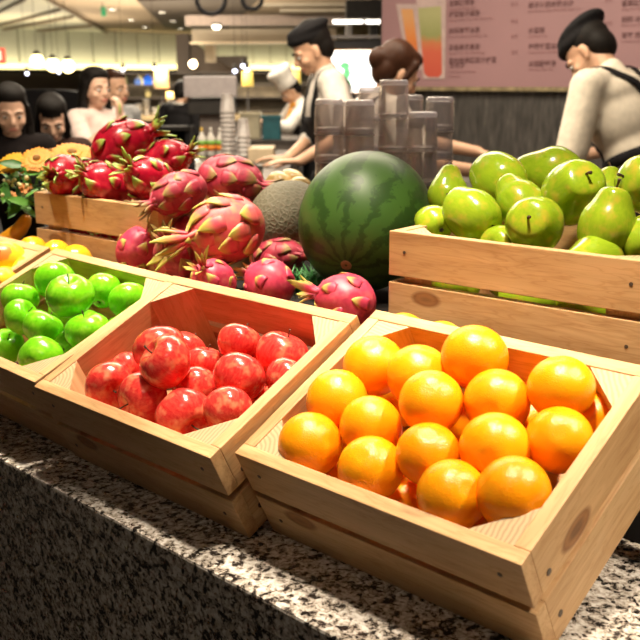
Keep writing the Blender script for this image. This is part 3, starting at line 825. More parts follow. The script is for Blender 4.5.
# ------------------------------------------------------------------ people
def skin_mat(name, col):
    t = NT(name); a = t.node('ShaderNodeAttribute', attribute_name='lip')
    v = t.coord(); n = t.noise(v, 12, 2)
    c = t.ramp(n, [(.3, tuple(x*.92 for x in col)), (.7, col)])
    c = t.mix(a.outputs['Fac'], c, (.42,.10,.08))
    return t.set(Base_Color=c, Roughness=.5)
SKIN = skin_mat('skin', (.62,.36,.23)); SKINF = skin_mat('fair_skin', (.70,.43,.30))
HAIR = plain('black_hair', (.010,.008,.007), .6, scale=60); HAIRB = plain('brown_hair', (.045,.018,.010), .4, scale=60)
EYE = plain('eye_white', (.6,.57,.53), .2); IRIS = plain('dark_iris', (.012,.008,.006), .15)
def cap(bm, a, b, ra, rb=None, n=12):
    """tapered capsule"""
    a, b = Vector(a), Vector(b); rb = ra if rb is None else rb
    ell(bm, a, ra, seg=n, rings=8); ell(bm, b, rb, seg=n, rings=8)
    if (b-a).length > 1e-5: cyl(bm, a, b, ra, rb, n)
def remesh(name, bm, voxel, mats, parent, smooth=2):
    me = bpy.data.meshes.new(name+'_raw'); bm.to_mesh(me); bm.free()
    o = bpy.data.objects.new(name+'_raw', me); COL.objects.link(o)
    md = o.modifiers.new('r', 'REMESH'); md.mode = 'VOXEL'; md.voxel_size = voxel; md.use_smooth_shade = True
    if smooth:
        m2 = o.modifiers.new('s', 'SMOOTH'); m2.factor = .5; m2.iterations = smooth
    dg = bpy.context.evaluated_depsgraph_get(); dg.update()
    out = bpy.data.meshes.new_from_object(o.evaluated_get(dg)); out.name = name
    bpy.data.objects.remove(o); bpy.data.meshes.remove(me)
    out.materials.clear()
    for m in (mats if isinstance(mats, (list, tuple)) else [mats]): out.materials.append(m)
    for p in out.polygons: p.use_smooth = True
    return mesh_obj(name, out, parent)
def bez(a, b, c, n=8): return [Vector(a)*(1-t)**2 + Vector(b)*2*t*(1-t) + Vector(c)*t*t for t in [i/n for i in range(n+1)]]

def lev(px, d, z=.12):
    """ground point on the sight line"""
    a = (px-320)/FOC; b = ((z-CAM.z)/d - a*RT.z - FW.z)/UP.z; p = CAM + (RT*a+UP*b+FW)*d; return (p.x, p.y)
class Person:
    def __init__(s, label, head, face, lean=0., turn=0., side=0., nod=0., headturn=0., tilt=0., hands=(None,None), skin=None, slim=1., legs=True, group=None):
        """root: world xy, face: level world direction; angles in radians; hands: world targets (left, right)"""
        face = Vector((face.x, face.y, 0)).normalized()
        rz = math.atan2(-face.x, face.y)
        # size and standing place follow from where the middle of the head is
        Rz = Matrix.Rotation(rz, 4, 'Z')
        U1 = Matrix.Translation((0,0,.90)) @ Matrix.Rotation(-lean, 4, 'X') @ Matrix.Rotation(side, 4, 'Y') @ Matrix.Rotation(turn, 4, 'Z')
        hc = Rz @ (U1 @ Matrix.Translation(Vector((0,0,.535))) @ Matrix.Rotation(-nod, 4, 'X') @ Matrix.Rotation(tilt, 4, 'Y') @ Vector((0,.02,.105)))
        hp = at(*head); S = (hp.z-FLOOR)/hc.z; root = (hp.x-hc.x*S, hp.y-hc.y*S); print('SIZE', label[:30], round(S,3), [round(q,2) for q in root])
        s.root = empty('person', (root[0], root[1], FLOOR), (0,0,rz), label, 'person', group)
        s.M = Matrix.Translation((root[0], root[1], FLOOR)) @ Matrix.Rotation(rz, 4, 'Z'); s.Mi = s.M.inverted()
        s.S = S; s.skin = skin or SKIN; s.slim = slim
        P = Vector((0,0,.90*S)); s.P = P
        s.U = Matrix.Translation(P) @ Matrix.Rotation(-lean, 4, 'X') @ Matrix.Rotation(side, 4, 'Y') @ Matrix.Rotation(turn, 4, 'Z')
        u = lambda x, y, z: s.U @ (Vector((x*slim, y, z))*S)
        s.u = u
        s.waist = u(0,0,.14); s.chest = u(0,.005,.33); s.neck0 = u(0,-.01,.50)
        s.sh = [u(-.175,-.005,.455), u(.175,-.005,.455)]     # left is -x
        s.hip = [Vector((-.085,0,.86))*S, Vector((.085,0,.86))*S]
        s.knee = [Vector((-.095,.02,.47))*S, Vector((.095,.02,.47))*S]
        s.ank = [Vector((-.10,-.02,.08))*S, Vector((.10,-.02,.08))*S]
        s.H = s.U @ Matrix.Translation(Vector((0,.0,.535))*S) @ Matrix.Rotation(-nod, 4, 'X') @ Matrix.Rotation(tilt, 4, 'Y') @ Matrix.Rotation(headturn, 4, 'Z')
        s.h = lambda x, y, z: s.H @ (Vector((x, y, z))*S)      # head coordinates: origin at base of skull, +y face
        # arms
        s.arm = []
        for i in (0, 1):
            sx = -1 if i == 0 else 1
            A = s.sh[i]; l1, l2 = .285*S, .25*S
            Tt = hands[i]
            if Tt is None: W_ = u(sx*.235,.06,-.06); pole = Vector((sx*.6,-.8,0))
            else: W_ = s.Mi @ Vector(Tt); pole = Vector((sx*.7,-.5,-.7))
            d = W_-A; L = d.length
            if L > (l1+l2)*.985: W_ = A + d.normalized()*(l1+l2)*.985; d = W_-A; L = d.length
            a = (l1*l1-l2*l2+L*L)/(2*L); hh = math.sqrt(max(0, l1*l1-a*a)); dn = d.normalized()
            pp = (pole-dn*pole.dot(dn)).normalized()
            E_ = A + dn*a + pp*hh
            s.arm.append((A, E_, W_))
    def hand(s, bm, i, curl=.5, palm=None, dirn=None):
        S = s.S; A, E_, W_ = s.arm[i]; sx = -1 if i == 0 else 1
        d = (W_-E_).normalized() if dirn is None else (s.Mi.to_3x3() @ dirn).normalized()
        n = Vector((0,0,-1)) if palm is None else (s.Mi.to_3x3() @ palm)
        n = (n - d*n.dot(d)); n = n.normalized() if n.length > .1 else d.orthogonal().normalized()
        lat = d.cross(n)*(1 if i == 0 else -1)          # toward thumb
        if palm is None and lat.dot(Vector((-sx,0,0))) < 0: lat = -lat
        for k, (o, L) in enumerate(((.026,.070),(.009,.078),(-.009,.073),(-.025,.058))):
            K = W_ + (d*.085 + lat*o)*S
            cap(bm, W_ + (d*.012+lat*o*.55)*S, K, .0135*S, .0115*S, 8)
            p = K; a = curl*.35
            for seg, f in ((.45,1.),(.32,.9),(.23,.8)):
                q = p + (d*math.cos(a) + n*math.sin(a))*L*seg*S
                cap(bm, p, q, .0092*S*f, .0086*S*f, 8); p = q; a += curl*.7
        p0 = W_ + (d*.025+lat*.018)*S; p1 = W_ + (d*.055+lat*.048+n*.012)*S; p2 = p1 + (d*.032+lat*.008+n*.012)*S; p3 = p2 + (d*.024+n*.010)*S
        cap(bm, p0, p1, .014*S, .0115*S, 8); cap(bm, p1, p2, .0105*S, .0095*S, 8); cap(bm, p2, p3, .0092*S, .008*S, 8)
    def body(s, curls=(.5,.5), palms=(None,None), dirs=(None,None), voxel=.0065):
        S = s.S; h = s.h; bm = bmesh.new(); u = s.u
        def E(c, r, rot=None): ell(bm, c, tuple(x*S for x in r), rot)
        HR = s.H.to_3x3(); UR = s.U.to_3x3()
        E(h(0,-.012,.125), (.074,.092,.088), HR)                     # cranium
        E(h(0,.022,.075), (.063,.068,.085), HR)                      # face
        E(h(0,.040,.022), (.040,.042,.030), HR)                      # jaw and chin
        cap(bm, h(0,.068,.012), h(0,.070,.010), .017*S)
        for sx in (-1, 1):
            E(h(.040*sx,.058,.060), (.022,.022,.022), HR)            # cheek
            cap(bm, h(.016*sx,.082,.108), h(.046*sx,.070,.106), .011*S, .010*S, 8)   # brow ridge
            E(h(.073*sx,-.004,.078), (.009,.018,.029), HR @ Matrix.Rotation(.35*sx, 3, 'Z'))  # ear
            E(h(.073*sx,.002,.054), (.008,.010,.012), HR)
        cap(bm, h(0,.086,.098), h(0,.102,.066), .0085*S, .0125*S, 8)   # nose
        for sx in (-1, 1): cap(bm, h(.009*sx,.094,.062), h(.011*sx,.090,.060), .0085*S)
        cap(bm, h(-.016,.086,.036), h(.016,.086,.036), .0085*S); cap(bm, h(-.012,.085,.027), h(.012,.085,.027), .0090*S)   # lips
        cap(bm, s.u(0,-.015,.455), h(0,-.012,.04), .056*S*s.slim, .050*S*s.slim)
        # trunk
        E(s.u(0,0,.02), (.155*s.slim,.105,.11), UR); E(s.u(0,0,.16), (.128*s.slim,.092,.13), UR)
        E(s.u(0,.005,.31), (.150*s.slim,.105,.15), UR); E(s.u(0,-.01,.41), (.155*s.slim,.085,.075), UR)
        for i in (0, 1):
            cap(bm, s.u(0,-.01,.465), s.sh[i], .052*S, .050*S)
            A, E_, W_ = s.arm[i]
            cap(bm, A, E_, .047*S, .038*S); cap(bm, E_, W_, .037*S, .025*S)
            s.hand(bm, i, curls[i], palms[i], dirs[i])
            cap(bm, s.hip[i], s.knee[i], .082*S, .055*S); cap(bm, s.knee[i], s.ank[i], .053*S, .036*S)
            cap(bm, s.ank[i]+Vector((0,-.01,-.035))*S, s.ank[i]+Vector((0,.14,-.05))*S, .036*S, .028*S)
        o = remesh('body', bm, voxel*S, s.skin, s.root, 2)
        at_ = o.data.attributes.new('lip', 'FLOAT', 'POINT'); Hi = s.H.inverted()
        c0 = Vector((0,.093,.0315))
        for i, v in enumerate(o.data.vertices):
            q = (Hi @ v.co)/S
            if q.y > .07 and ((q.x/.024)**2 + ((q.z-.0315)/.0105)**2) < 1: at_.data[i].value = .75
        for sx in (-1, 1):
            bm = bmesh.new(); ell(bm, h(.031*sx,.0775,.089), tuple(x*S for x in (.0135,.011,.0075)), HR, 12, 8)
            e = obj('eye', bm, EYE, s.root, True)
            bm = bmesh.new(); ell(bm, h(.031*sx,.0855,.088), tuple(x*S for x in (.0062,.004,.0062)), HR, 10, 8)
            obj('iris', bm, IRIS, e, True)
            bm = bmesh.new(); tube(bm, [h((.014)*sx,.094,.111), h(.032*sx,.0895,.117), h(.050*sx,.076,.111)], [.0028*S,.0036*S,.002*S], 6)
            obj('eyebrow', bm, HAIR, s.root, True)
        s.bodyobj = o; return o
    def bvh(s, objs):
        vs, fs = [], []
        for o in objs:
            b = len(vs); vs += [v.co.copy() for v in o.data.vertices]; fs += [tuple(b+i for i in p.vertices) for p in o.data.polygons]
        return BVHTree.FromPolygons(vs, fs)
    def shirt(s, m, sleeve=.75, name='shirt', infl=.014, hem=-.06, collar=True):
        """sleeve: 0..1 upper arm, 1..2 forearm"""
        S = s.S; bm = bmesh.new(); UR = s.U.to_3x3(); f = infl
        def E(c, r): ell(bm, c, tuple((x+f)*S for x in r), UR)
        E(s.u(0,0,.02), (.155*s.slim,.105,.10)); E(s.u(0,0,.16), (.135*s.slim,.098,.13)); E(s.u(0,.005,.31), (.155*s.slim,.110,.15)); E(s.u(0,-.01,.41), (.158*s.slim,.088,.075))
        for i in (0, 1):
            cap(bm, s.u(0,-.01,.455), s.sh[i], (.055+f)*S, (.054+f)*S)
            A, E_, W_ = s.arm[i]
            if sleeve <= 1: cap(bm, A, A.lerp(E_, sleeve), (.052+f)*S, (.050+f)*S)
            else:
                cap(bm, A, E_, (.052+f)*S, (.043+f)*S); cap(bm, E_, E_.lerp(W_, sleeve-1), (.043+f)*S, (.034+f)*S)
        if collar: cap(bm, s.u(0,-.016,.47), s.u(0,-.012,.505), (.058*s.slim+f*.7)*S, (.052*s.slim+f*.6)*S)
        s.shirtobj = remesh(name, bm, .011*S, m, s.root, 3)
        return s.shirtobj
    def trousers(s, m, shoe):
        S = s.S; bm = bmesh.new()
        ell(bm, Vector((0,0,.90))*S, (.168*S*s.slim,.118*S,.12*S))
        for i in (0, 1):
            cap(bm, s.hip[i], s.knee[i], .098*S, .072*S); cap(bm, s.knee[i], s.ank[i], .070*S, .056*S)
        remesh('trousers', bm, .014*S, m, s.root, 2)
        for i in (0, 1):
            bm = bmesh.new(); cap(bm, s.ank[i]+Vector((0,-.015,-.035))*S, s.ank[i]+Vector((0,.15,-.046))*S, .042*S, .034*S)
            ell(bm, s.ank[i]+Vector((0,-.01,0))*S, .046*S)
            remesh('shoe', bm, .01*S, shoe, s.root, 2)
    def hair(s, m, kind):
        S = s.S; bm = bmesh.new(); h = s.h; HR = s.H.to_3x3()
        def E(c, r): ell(bm, c, tuple(x*S for x in r), HR)
        E(h(0,-.030,.135), (.082,.088,.092)); E(h(0,-.052,.085), (.072,.058,.075))
        if kind == 'short':
            E(h(0,.020,.178), (.066,.062,.032))
        if kind in ('long', 'bangs'): E(h(0,.0,.178), (.075,.079,.050))
        if kind == 'long':                                   # parted, falling past the shoulders
            for sx in (-1, 1):
                cap(bm, h(.010*sx,.030,.196), h(.050*sx,.046,.168), .018*S, .013*S)
                cap(bm, h(.050*sx,.046,.168), h(.074*sx,.018,.11), .013*S, .015*S)
                cap(bm, h(.074*sx,.014,.12), h(.084*sx,-.008,.02), .016*S, .022*S)
                cap(bm, h(.084*sx,-.008,.02), h(.086*sx,.010,-.10), .022*S, .028*S)
                cap(bm, h(.086*sx,.010,-.10), h(.078*sx,.05,-.19), .028*S, .014*S)
            cap(bm, h(0,-.07,.08), h(0,-.085,-.12), .072*S, .07*S)
        if kind == 'bangs':
            for x in (-.045,-.022,0,.022,.045): cap(bm, h(x*.8,.045,.185), h(x,.080-abs(x)*.45,.142), .016*S, .008*S)
            for sx in (-1, 1):
                cap(bm, h(.062*sx,.025,.16), h(.076*sx,.005,.05), .014*S, .022*S); cap(bm, h(.076*sx,.005,.05), h(.070*sx,.01,-.02), .022*S, .016*S)
            cap(bm, h(0,-.06,.08), h(0,-.06,-.01), .074*S, .062*S)
        if kind == 'back':                                   # pulled back
            E(h(0,.012,.180), (.066,.066,.032)); cap(bm, h(0,-.10,.10), h(0,-.13,.07), .035*S, .03*S); cap(bm, h(0,-.13,.07), h(0,-.12,-.04), .028*S, .016*S)
        if kind == 'bun':
            E(h(0,.012,.180), (.068,.068,.034)); E(h(0,-.105,.105), (.050,.042,.048))
            for sx in (-1,1): cap(bm, h(.064*sx,.035,.15), h(.074*sx,.012,.07), .020*S, .014*S)
        return remesh('hair', bm, .008*S, m, s.root, 2)
    def beret(s, m, flop=.02):
        S = s.S; bm = bmesh.new(); HR = s.H.to_3x3()
        lo = HR @ Matrix.Rotation(.18, 3, 'X')
        ell(bm, s.h(0,-.010,.152), tuple(x*S for x in (.088,.105,.044)), lo); ell(bm, s.h(0,-.008-flop,.182), tuple(x*S for x in (.094,.112,.036)), HR @ Matrix.Rotation(.10, 3, 'X'))
        return remesh('beret', bm, .009*S, m, s.root, 3)
    def ribbon(s, name, pts, width, m, objs, off=.004, steps=40):
        """cloth strap laid on the clothes through the points"""
        t = s.bvh(objs); P = [Vector(p) for p in pts]; out = []
        for i in range(steps+1):
            x = i/steps*(len(P)-1); k = min(int(x), len(P)-2); q = P[k].lerp(P[k+1], x-k)
            c, n, _, _ = t.find_nearest(q); out.append((c, n))
        for _ in range(3):
            out = [out[0]] + [(out[i-1][0]*.25+out[i][0]*.5+out[i+1][0]*.25, (out[i-1][1]+out[i][1]*2+out[i+1][1]).normalized()) for i in range(1, steps)] + [out[-1]]
        bm = bmesh.new(); rows = []
        for i, (c, n) in enumerate(out):
            d = (out[min(i+1,steps)][0]-out[max(i-1,0)][0]).normalized(); w = d.cross(n).normalized()*width/2
            rows.append([bm.verts.new(c+n*off-w), bm.verts.new(c+n*(off+.002)), bm.verts.new(c+n*off+w)])
        for a, b in zip(rows, rows[1:]):
            for j in (0, 1): bm.faces.new((a[j], a[j+1], b[j+1], b[j]))
        o = obj(name, bm, m, s.root, True); md = o.modifiers.new('t', 'SOLIDIFY'); md.thickness = .004; md.offset = 1
        return o
    def apron(s, m, objs, top=.36, bottom=-.42, wt=.11, wb=.22):
        """cloth sheet over the front, bib narrower than the skirt"""
        t = s.bvh(objs); S = s.S; bm = bmesh.new(); n = 18; rows = []; f = s.U.to_3x3() @ Vector((0,1,0))
        last = None
        for i in range(n+1):
            z = top + (bottom-top)*i/n; w = wt if z > .12 else wb; row = []
            for j in range(11):
                x = (j/10-.5)*2*w*s.slim
                if z >= 0: o_ = s.u(x, .45, z); d = -f
                else: o_ = Vector((x*S, .45*S, s.P.z+z*S)); d = Vector((0,-1,0))
                hit = t.ray_cast(o_, d)
                p = (hit[0] - d*.008) if hit[0] else None
                if p is None or (z < -.05 and (o_-p).length > .42*S): p = o_ + d*(.45-.125+.06*(x/.22)**2*.6*-1)*S if z < 0 else (o_ + d*.40*S)
                row.append(bm.verts.new(p))
            rows.append(row)
        for a, b in zip(rows, rows[1:]):
            for j in range(10): bm.faces.new((a[j], a[j+1], b[j+1], b[j]))
        bmesh.ops.smooth_vert(bm, verts=bm.verts, factor=.5, use_axis_x=True, use_axis_y=True, use_axis_z=True)
        o = obj('apron', bm, m, s.root, True); md = o.modifiers.new('t', 'SOLIDIFY'); md.thickness = .004; md.offset = 1
        return o

SHIRTW = plain('grey_white_cotton', (.60,.55,.49), .8, scale=25); SHIRTC = plain('cream_cotton', (.66,.58,.47), .8, scale=25); BLK = plain('black_cloth', (.013,.012,.013), .8, scale=30)
WHITE = plain('white_cotton', (.72,.68,.62), .8, scale=25); PINKW = plain('pale_blouse', (.70,.55,.50), .8, scale=25); GREYP = plain('grey_print', (.30,.30,.30), .8, scale=90, var=.5)
SHOE = plain('black_shoe', (.015,.013,.012), .4); DKCL = plain('dark_top', (.012,.009,.009), .9); BRN = plain('dark_brown_cloth', (.035,.016,.012), .7); SCARF = plain('orange_scarf', (.80,.36,.04), .7)
PEOPLE = []
# 1 young man in a black beret, leaning over the preparation table
p = Person('young staff member in black beret and grey-white shirt leaning over the preparation table', (307,49,4.85), -RH*.96-FH*.15, lean=.24, nod=.28, hands=(at(300,161,4.62), at(288,158,4.88)))
p.body(curls=(.30,.35), dirs=(-RH-FH*.2, -RH+FH*.1)); sh = p.shirt(SHIRTW, 1.15); p.trousers(BLK, SHOE); p.hair(HAIR, 'short'); p.beret(BLK)
u = p.u
p.ribbon('apron_strap', [u(-.11,.16,.30), u(-.12,.12,.42), u(-.10,0,.52), u(-.07,-.14,.40), u(.0,-.16,.20), u(.06,-.16,.05)], .035, BLK, [sh])
p.ribbon('apron_strap', [u(.11,.16,.30), u(.12,.12,.42), u(.10,0,.52), u(.07,-.14,.40), u(.0,-.16,.20), u(-.06,-.16,.05)], .035, BLK, [sh])
p.apron(BLK, [sh], top=.33, wt=.13); PEOPLE.append(p)
# 2 man seen from behind with crossed apron straps
f2 = (FH*.74 - RH*.67)
p = Person('staff member seen from behind in cream shirt with crossed black apron straps and black beret', (584,55,4.05), f2, lean=.46, side=0, nod=.45, headturn=.2, hands=(lev(552,4.15)+(.20,), lev(580,4.5)+(.20,)))
p.body(); sh = p.shirt(SHIRTC, .92); p.trousers(BLK, SHOE); p.hair(HAIR, 'short'); p.beret(BLK, .03)
u = p.u
p.ribbon('apron_strap', [u(-.10,.12,.40), u(-.11,.02,.53), u(-.085,-.10,.48), u(-.01,-.20,.39), u(.07,-.20,.24), u(.15,-.16,.06)], .038, BLK, [sh], .006)
p.ribbon('apron_strap', [u(.10,.12,.40), u(.11,.02,.53), u(.085,-.10,.48), u(.01,-.20,.39), u(-.07,-.20,.24), u(-.15,-.16,.06)], .038, BLK, [sh], .008)
p.ribbon('waist_tie', [u(-.12,.12,.15), u(-.19,0,.15), u(-.12,-.15,.15), u(0,-.18,.15), u(.12,-.15,.15), u(.19,0,.15), u(.12,.12,.15)], .05, BLK, [sh], .006, 48)
p.apron(BLK, [sh], top=.33, wt=.12); PEOPLE.append(p)
# 3 staff member behind the tumblers
p = Person('staff member with dark brown tied hair and white shirt behind the glass tumblers, facing right', (402,73,4.0), RH*.90+FH*.30, lean=.34, nod=.18, hands=(at(478,152,4.1), at(482,172,3.8)), slim=.92)
p.body(); sh = p.shirt(SHIRTW, .95); p.trousers(BLK, SHOE); p.hair(HAIRB, 'bun'); u = p.u
for sg in (-1, 1): p.ribbon('apron_strap', [u(.10*sg,.16,.30), u(.11*sg,.12,.42), u(.09*sg,0,.52), u(.06*sg,-.14,.40), u(0,-.16,.20), u(-.06*sg,-.16,.05)], .032, BLK, [sh])
p.apron(BLK, [sh], top=.33); PEOPLE.append(p)
# 4 cook in a tall white hat
p = Person('cook in tall white hat, orange neckerchief and black apron bending far behind', (288,91,8.1), -RH*.95-FH*.3, lean=.28, nod=.45, hands=(at(262,122,7.9), at(260,124,8.2)))
p.body(); sh = p.shirt(WHITE, 1.5); p.trousers(BLK, SHOE); p.hair(HAIR, 'short'); p.apron(BLK, [sh], top=.33, wt=.14); u = p.u
bm = bmesh.new(); Mh = p.H @ Matrix.Translation(Vector((0,-.015,.135))*p.S) @ Matrix.Rotation(.12, 4, 'X')
lathe(bm, [(0,.02),(.092,.0),(.094,.002),(.092,.05),(.093,.09),(.106,.125),(.112,.15),(.100,.172),(.05,.182),(0,.184)], 28, mat=Mh)
for v in bm.verts:
    q = Mh.inverted() @ v.co
    if q.z > .06: a = math.atan2(q.y, q.x); q.x *= 1+.03*math.cos(14*a); q.y *= 1+.03*math.cos(14*a); v.co = Mh @ q
obj('chef_hat', bm, WHITE, p.root, True)
bm = bmesh.new(); tube(bm, [u(.07*math.cos(a), -.01+.075*math.sin(a), .475+.01*math.sin(a)) for a in [k*2*PI/14 for k in range(15)]], .024*p.S, 8); cap(bm, u(0,.08,.46), u(.02,.13,.36), .02, .03)
remesh('neckerchief', bm, .008, SCARF, p.root, 1); PEOPLE.append(p)
# 5 staff in black behind the till
p = Person('dark-haired staff member in black turned away beside the grey till', (183,93,9.0), FH*.8+RH*.3, lean=.22, nod=.15, hands=(None, None))
p.body(); sh = p.shirt(BLK, 1.8, collar=False); p.trousers(BLK, SHOE); p.hair(HAIR, 'short')
bm = bmesh.new(); u = p.u; tube(bm, [u(.062*math.cos(a), -.012+.066*math.sin(a), .50) for a in [k*2*PI/14 for k in range(15)]], .016*p.S, 8)
obj('white_collar', bm, WHITE, p.root, True); PEOPLE.append(p)
# 6 woman with long hair
p = Person('woman with long black hair and pale blouse raising her hand near her mouth', (98,87,5.2), RH*.80-FH*.62, lean=.02, nod=.02, headturn=-.10, hands=(lev(104,4.9)+(.20,), at(120,120,5.0)), skin=SKINF, slim=.86)
p.body(curls=(.5,1.1), dirs=(None, Vector((0,0,1))), palms=(None, -RH+FH*.3)); p.shirt(PINKW, .8, collar=False, infl=.010); p.trousers(DKCL, SHOE); p.hair(HAIR, 'long'); PEOPLE.append(p)
g = at(119,108,4.97)
bm = bmesh.new(); cyl(bm, g+Vector((0,0,-.03)), g+Vector((0,0,.025)), .010, .006, 10); t = obj('green_skewer', bm, plain('lime_green', (.20,.42,.05), .5), None, True); tag(t, 'small green snack held up in the long-haired woman hand', 'snack')
# 7 person behind her
p = Person('person with pulled-back hair and grey patterned top behind the long-haired woman', (117,87,5.75), RH*.86-FH*.52, nod=.05, hands=(None,None), slim=.9)
p.body(); p.shirt(GREYP, .8, collar=False); p.trousers(DKCL, SHOE); p.hair(HAIRB, 'back'); PEOPLE.append(p)
# 8, 9 girls
p = Person('girl with long black hair and dark top looking down at the left edge', (11,110,3.95), -FH*.90+RH*.35, lean=.06, nod=.22, hands=(None,None), skin=SKINF, slim=.82)
p.body(); p.shirt(DKCL, .8, collar=False, infl=.010); p.trousers(DKCL, SHOE); p.hair(HAIR, 'long'); PEOPLE.append(p)
p = Person('younger girl with a dark fringe bowing her head behind the gerbera flowers', (52,119,4.25), -FH*.95+RH*.25, lean=.10, nod=.38, hands=(None,None), skin=SKINF, slim=.82)
p.body(); p.shirt(BRN, .8, collar=False, infl=.010); p.trousers(DKCL, SHOE); p.hair(HAIR, 'bangs'); PEOPLE.append(p)
# ------------------------------------------------------------------ room
BEIGE = plain('beige_ceiling_paint', (.52,.41,.29), .8, var=.04); FLOORM = plain('dark_floor_tile', (.10,.085,.07), .35, scale=3)
DKBR = plain('dark_brown_cladding', (.055,.042,.034), .6); CREAMW = plain('cream_wall_panel', (.50,.52,.46), .7, var=.05); BEAM = plain('light_bulkhead', (.44,.38,.29), .7, var=.04)
GREYM = plain('grey_metal', (.22,.20,.19), .45); DGREY = plain('charcoal_panel', (.035,.032,.030), .5)
def sbox(name, lo, hi, m):
    bm = bmesh.new(); box(bm, lo, hi); return struct(name, bm, m)
sbox('floor', (-27,-5,FLOOR-.1), (6.5,29,FLOOR), FLOORM)
sbox('ceiling', (-27,-3.2,CEIL), (6.5,29,CEIL+.1), BEIGE)
def tile_mat():
    t = NT('dark_streaked_tile'); v = t.coord(scale=(26,26,5)); n = t.noise(v, 1.5, 4)
    c = t.ramp(n, [(.3, (.030,.028,.026)), (.6, (.075,.068,.062)), (.8, (.15,.135,.12))])
    return t.set(Base_Color=c, Roughness=.45)
WY = 3.9
WX0 = aty(381, 60, WY).x
sbox('wall_back', (WX0, WY, FLOOR), (6.0, WY+.15, CEIL), tile_mat())
sbox('wall_right', (6.0, -4.8, FLOOR), (6.15, WY+.15, CEIL), DKBR)
sbox('wall_left', (-24.15, -5, FLOOR), (-24.0, 27, CEIL), DKBR)
sbox('wall_far', (-24.0, 27, FLOOR), (WX0, 27.15, CEIL), DKBR)
sbox('wall_kitchen', (WX0, WY+.15, FLOOR), (WX0+.15, 27, CEIL), DKBR)
# glowing wall panels on the far left wall: pale panels above a cove light
for i in range(30):
    y0 = 2.0 + i*.80
    sbox('trim_%d' % (i+1), (-23.99, y0+.025, .98), (-23.90, y0+.775, CEIL-.02), CREAMW)
COVE = emit('cove_light', (1.,.82,.36), 2.6)
bm = bmesh.new(); box(bm, (-23.88, 2.0, .84), (-23.78, 26., .99)); tag(obj('cove_light_strip', bm, COVE), 'long glowing yellow cove light along the foot of the far wall panels', 'light')
sbox('trim_31', (-23.9, -4, .72), (-23.6, 27, .83), DGREY)
# box placed square to the view direction, standing at its true distance
BASIS = Matrix((RH, FH, Vector((0,0,1)))).transposed().to_4x4()
def fbox(bm, px0, py0, px1, py1, d, depth, bev=0, mi=0, z0=None):
    c = at((px0+px1)/2, (py0+py1)/2, d); k = d/FOC
    hz = [at((px0+px1)/2, y, d).z for y in (py0, py1)]
    if z0 is not None: hz[1] = z0
    M = Matrix.Translation(Vector((c.x, c.y, 0))) @ BASIS
    w = (px1-px0)*k/2
    box(bm, (-w, 0, hz[1]), (w, depth, hz[0]), bev, mi, M)
TN = [40]
def ftrim(px0, py0, px1, py1, d, depth, m):
    bm = bmesh.new(); fbox(bm, px0, py0, px1, py1, d, depth); TN[0] += 1
    return struct('trim_%d' % TN[0], bm, m)
def zpoly(pts, z, th, m):
    bm = bmesh.new(); lo = [bm.verts.new(atz(*p, z)) for p in pts]; hi = [bm.verts.new(v.co+Vector((0,0,th))) for v in lo]
    bm.faces.new(lo); bm.faces.new(hi)
    for i in range(len(lo)): bm.faces.new((lo[i], lo[(i+1)%len(lo)], hi[(i+1)%len(lo)], hi[i]))
    TN[0] += 1; return struct('trim_%d' % TN[0], bm, m)
# bulkheads, beams, column
ftrim(192, 29, 336, 43, 13.5, .4, BEAM); ftrim(190, 41.5, 336, 43.5, 13.4, .1, emit('bulkhead_edge_glow', (1.,.82,.55), .2))  # faint glow put into the bulkhead's lower edge, no lamp there
ftrim(205, 43, 214, 62, 14.2, .3, BEAM)
ftrim(185, 15, 350, 25, 12.5, .3, plain('dull_brown_beam', (.20,.15,.12), .6))
ftrim(262, 3, 352, 6, 12.2, .2, BEAM); ftrim(280, 9, 352, 11.5, 12.3, .2, BEAM)
ftrim(178, 34, 191, 150, 15.5, .4, DKBR); ftrim(190, 56, 246, 74, 16.5, .4, DKBR)
ftrim(346, 0, 383, 17, 10.2, .3, DGREY); ftrim(318, 40, 383, 50, 9.6, .3, DGREY); ftrim(330, 35.5, 383, 38, 9.5, .1, GREYM)
ftrim(370, 0, 378, 94, 10.4, .3, DGREY); ftrim(312, 93, 383, 150, 9.8, .3, DKBR)
ftrim(346, 17, 352, 36, 10.3, .2, GREYM)
# sloping hood beside the column
bm = bmesh.new(); A = [at(x, y, 15.2) for x, y in ((191,42),(191,74),(236,74),(222,64))]; B = [v+FH*.5 for v in A]
va = [bm.verts.new(v) for v in A]; vb = [bm.verts.new(v) for v in B]; bm.faces.new(va); bm.faces.new(vb)
for i in range(4): bm.faces.new((va[i], va[(i+1)%4], vb[(i+1)%4], vb[i]))
TN[0] += 1; struct('trim_%d' % TN[0], bm, DKBR)
# ceiling: dark recess and slatted skylight
zpoly([(137,1),(262,-3),(228,29),(186,31),(166,28)], CEIL-.05, .05, plain('dark_recess', (.10,.08,.065), .6))
zpoly([(-14,-4),(40,-4),(108,34),(-14,38)], CEIL-.03, .03, emit('skylight_panel', (.50,.48,.34), .22))
for a, b in (((-14,20),(26,1)), ((-14,30),(62,11)), ((-14,34),(74,18)), ((-14,37),(92,27)), ((-14,10),(8,-2)), ((40,-3),(108,34))):
    q = [(a[0],a[1]-.7),(b[0],b[1]-.7),(b[0],b[1]+.7),(a[0],a[1]+.7)]
    zpoly(q, CEIL-.09, .05, plain('bronze_slat', (.16,.12,.08), .5))
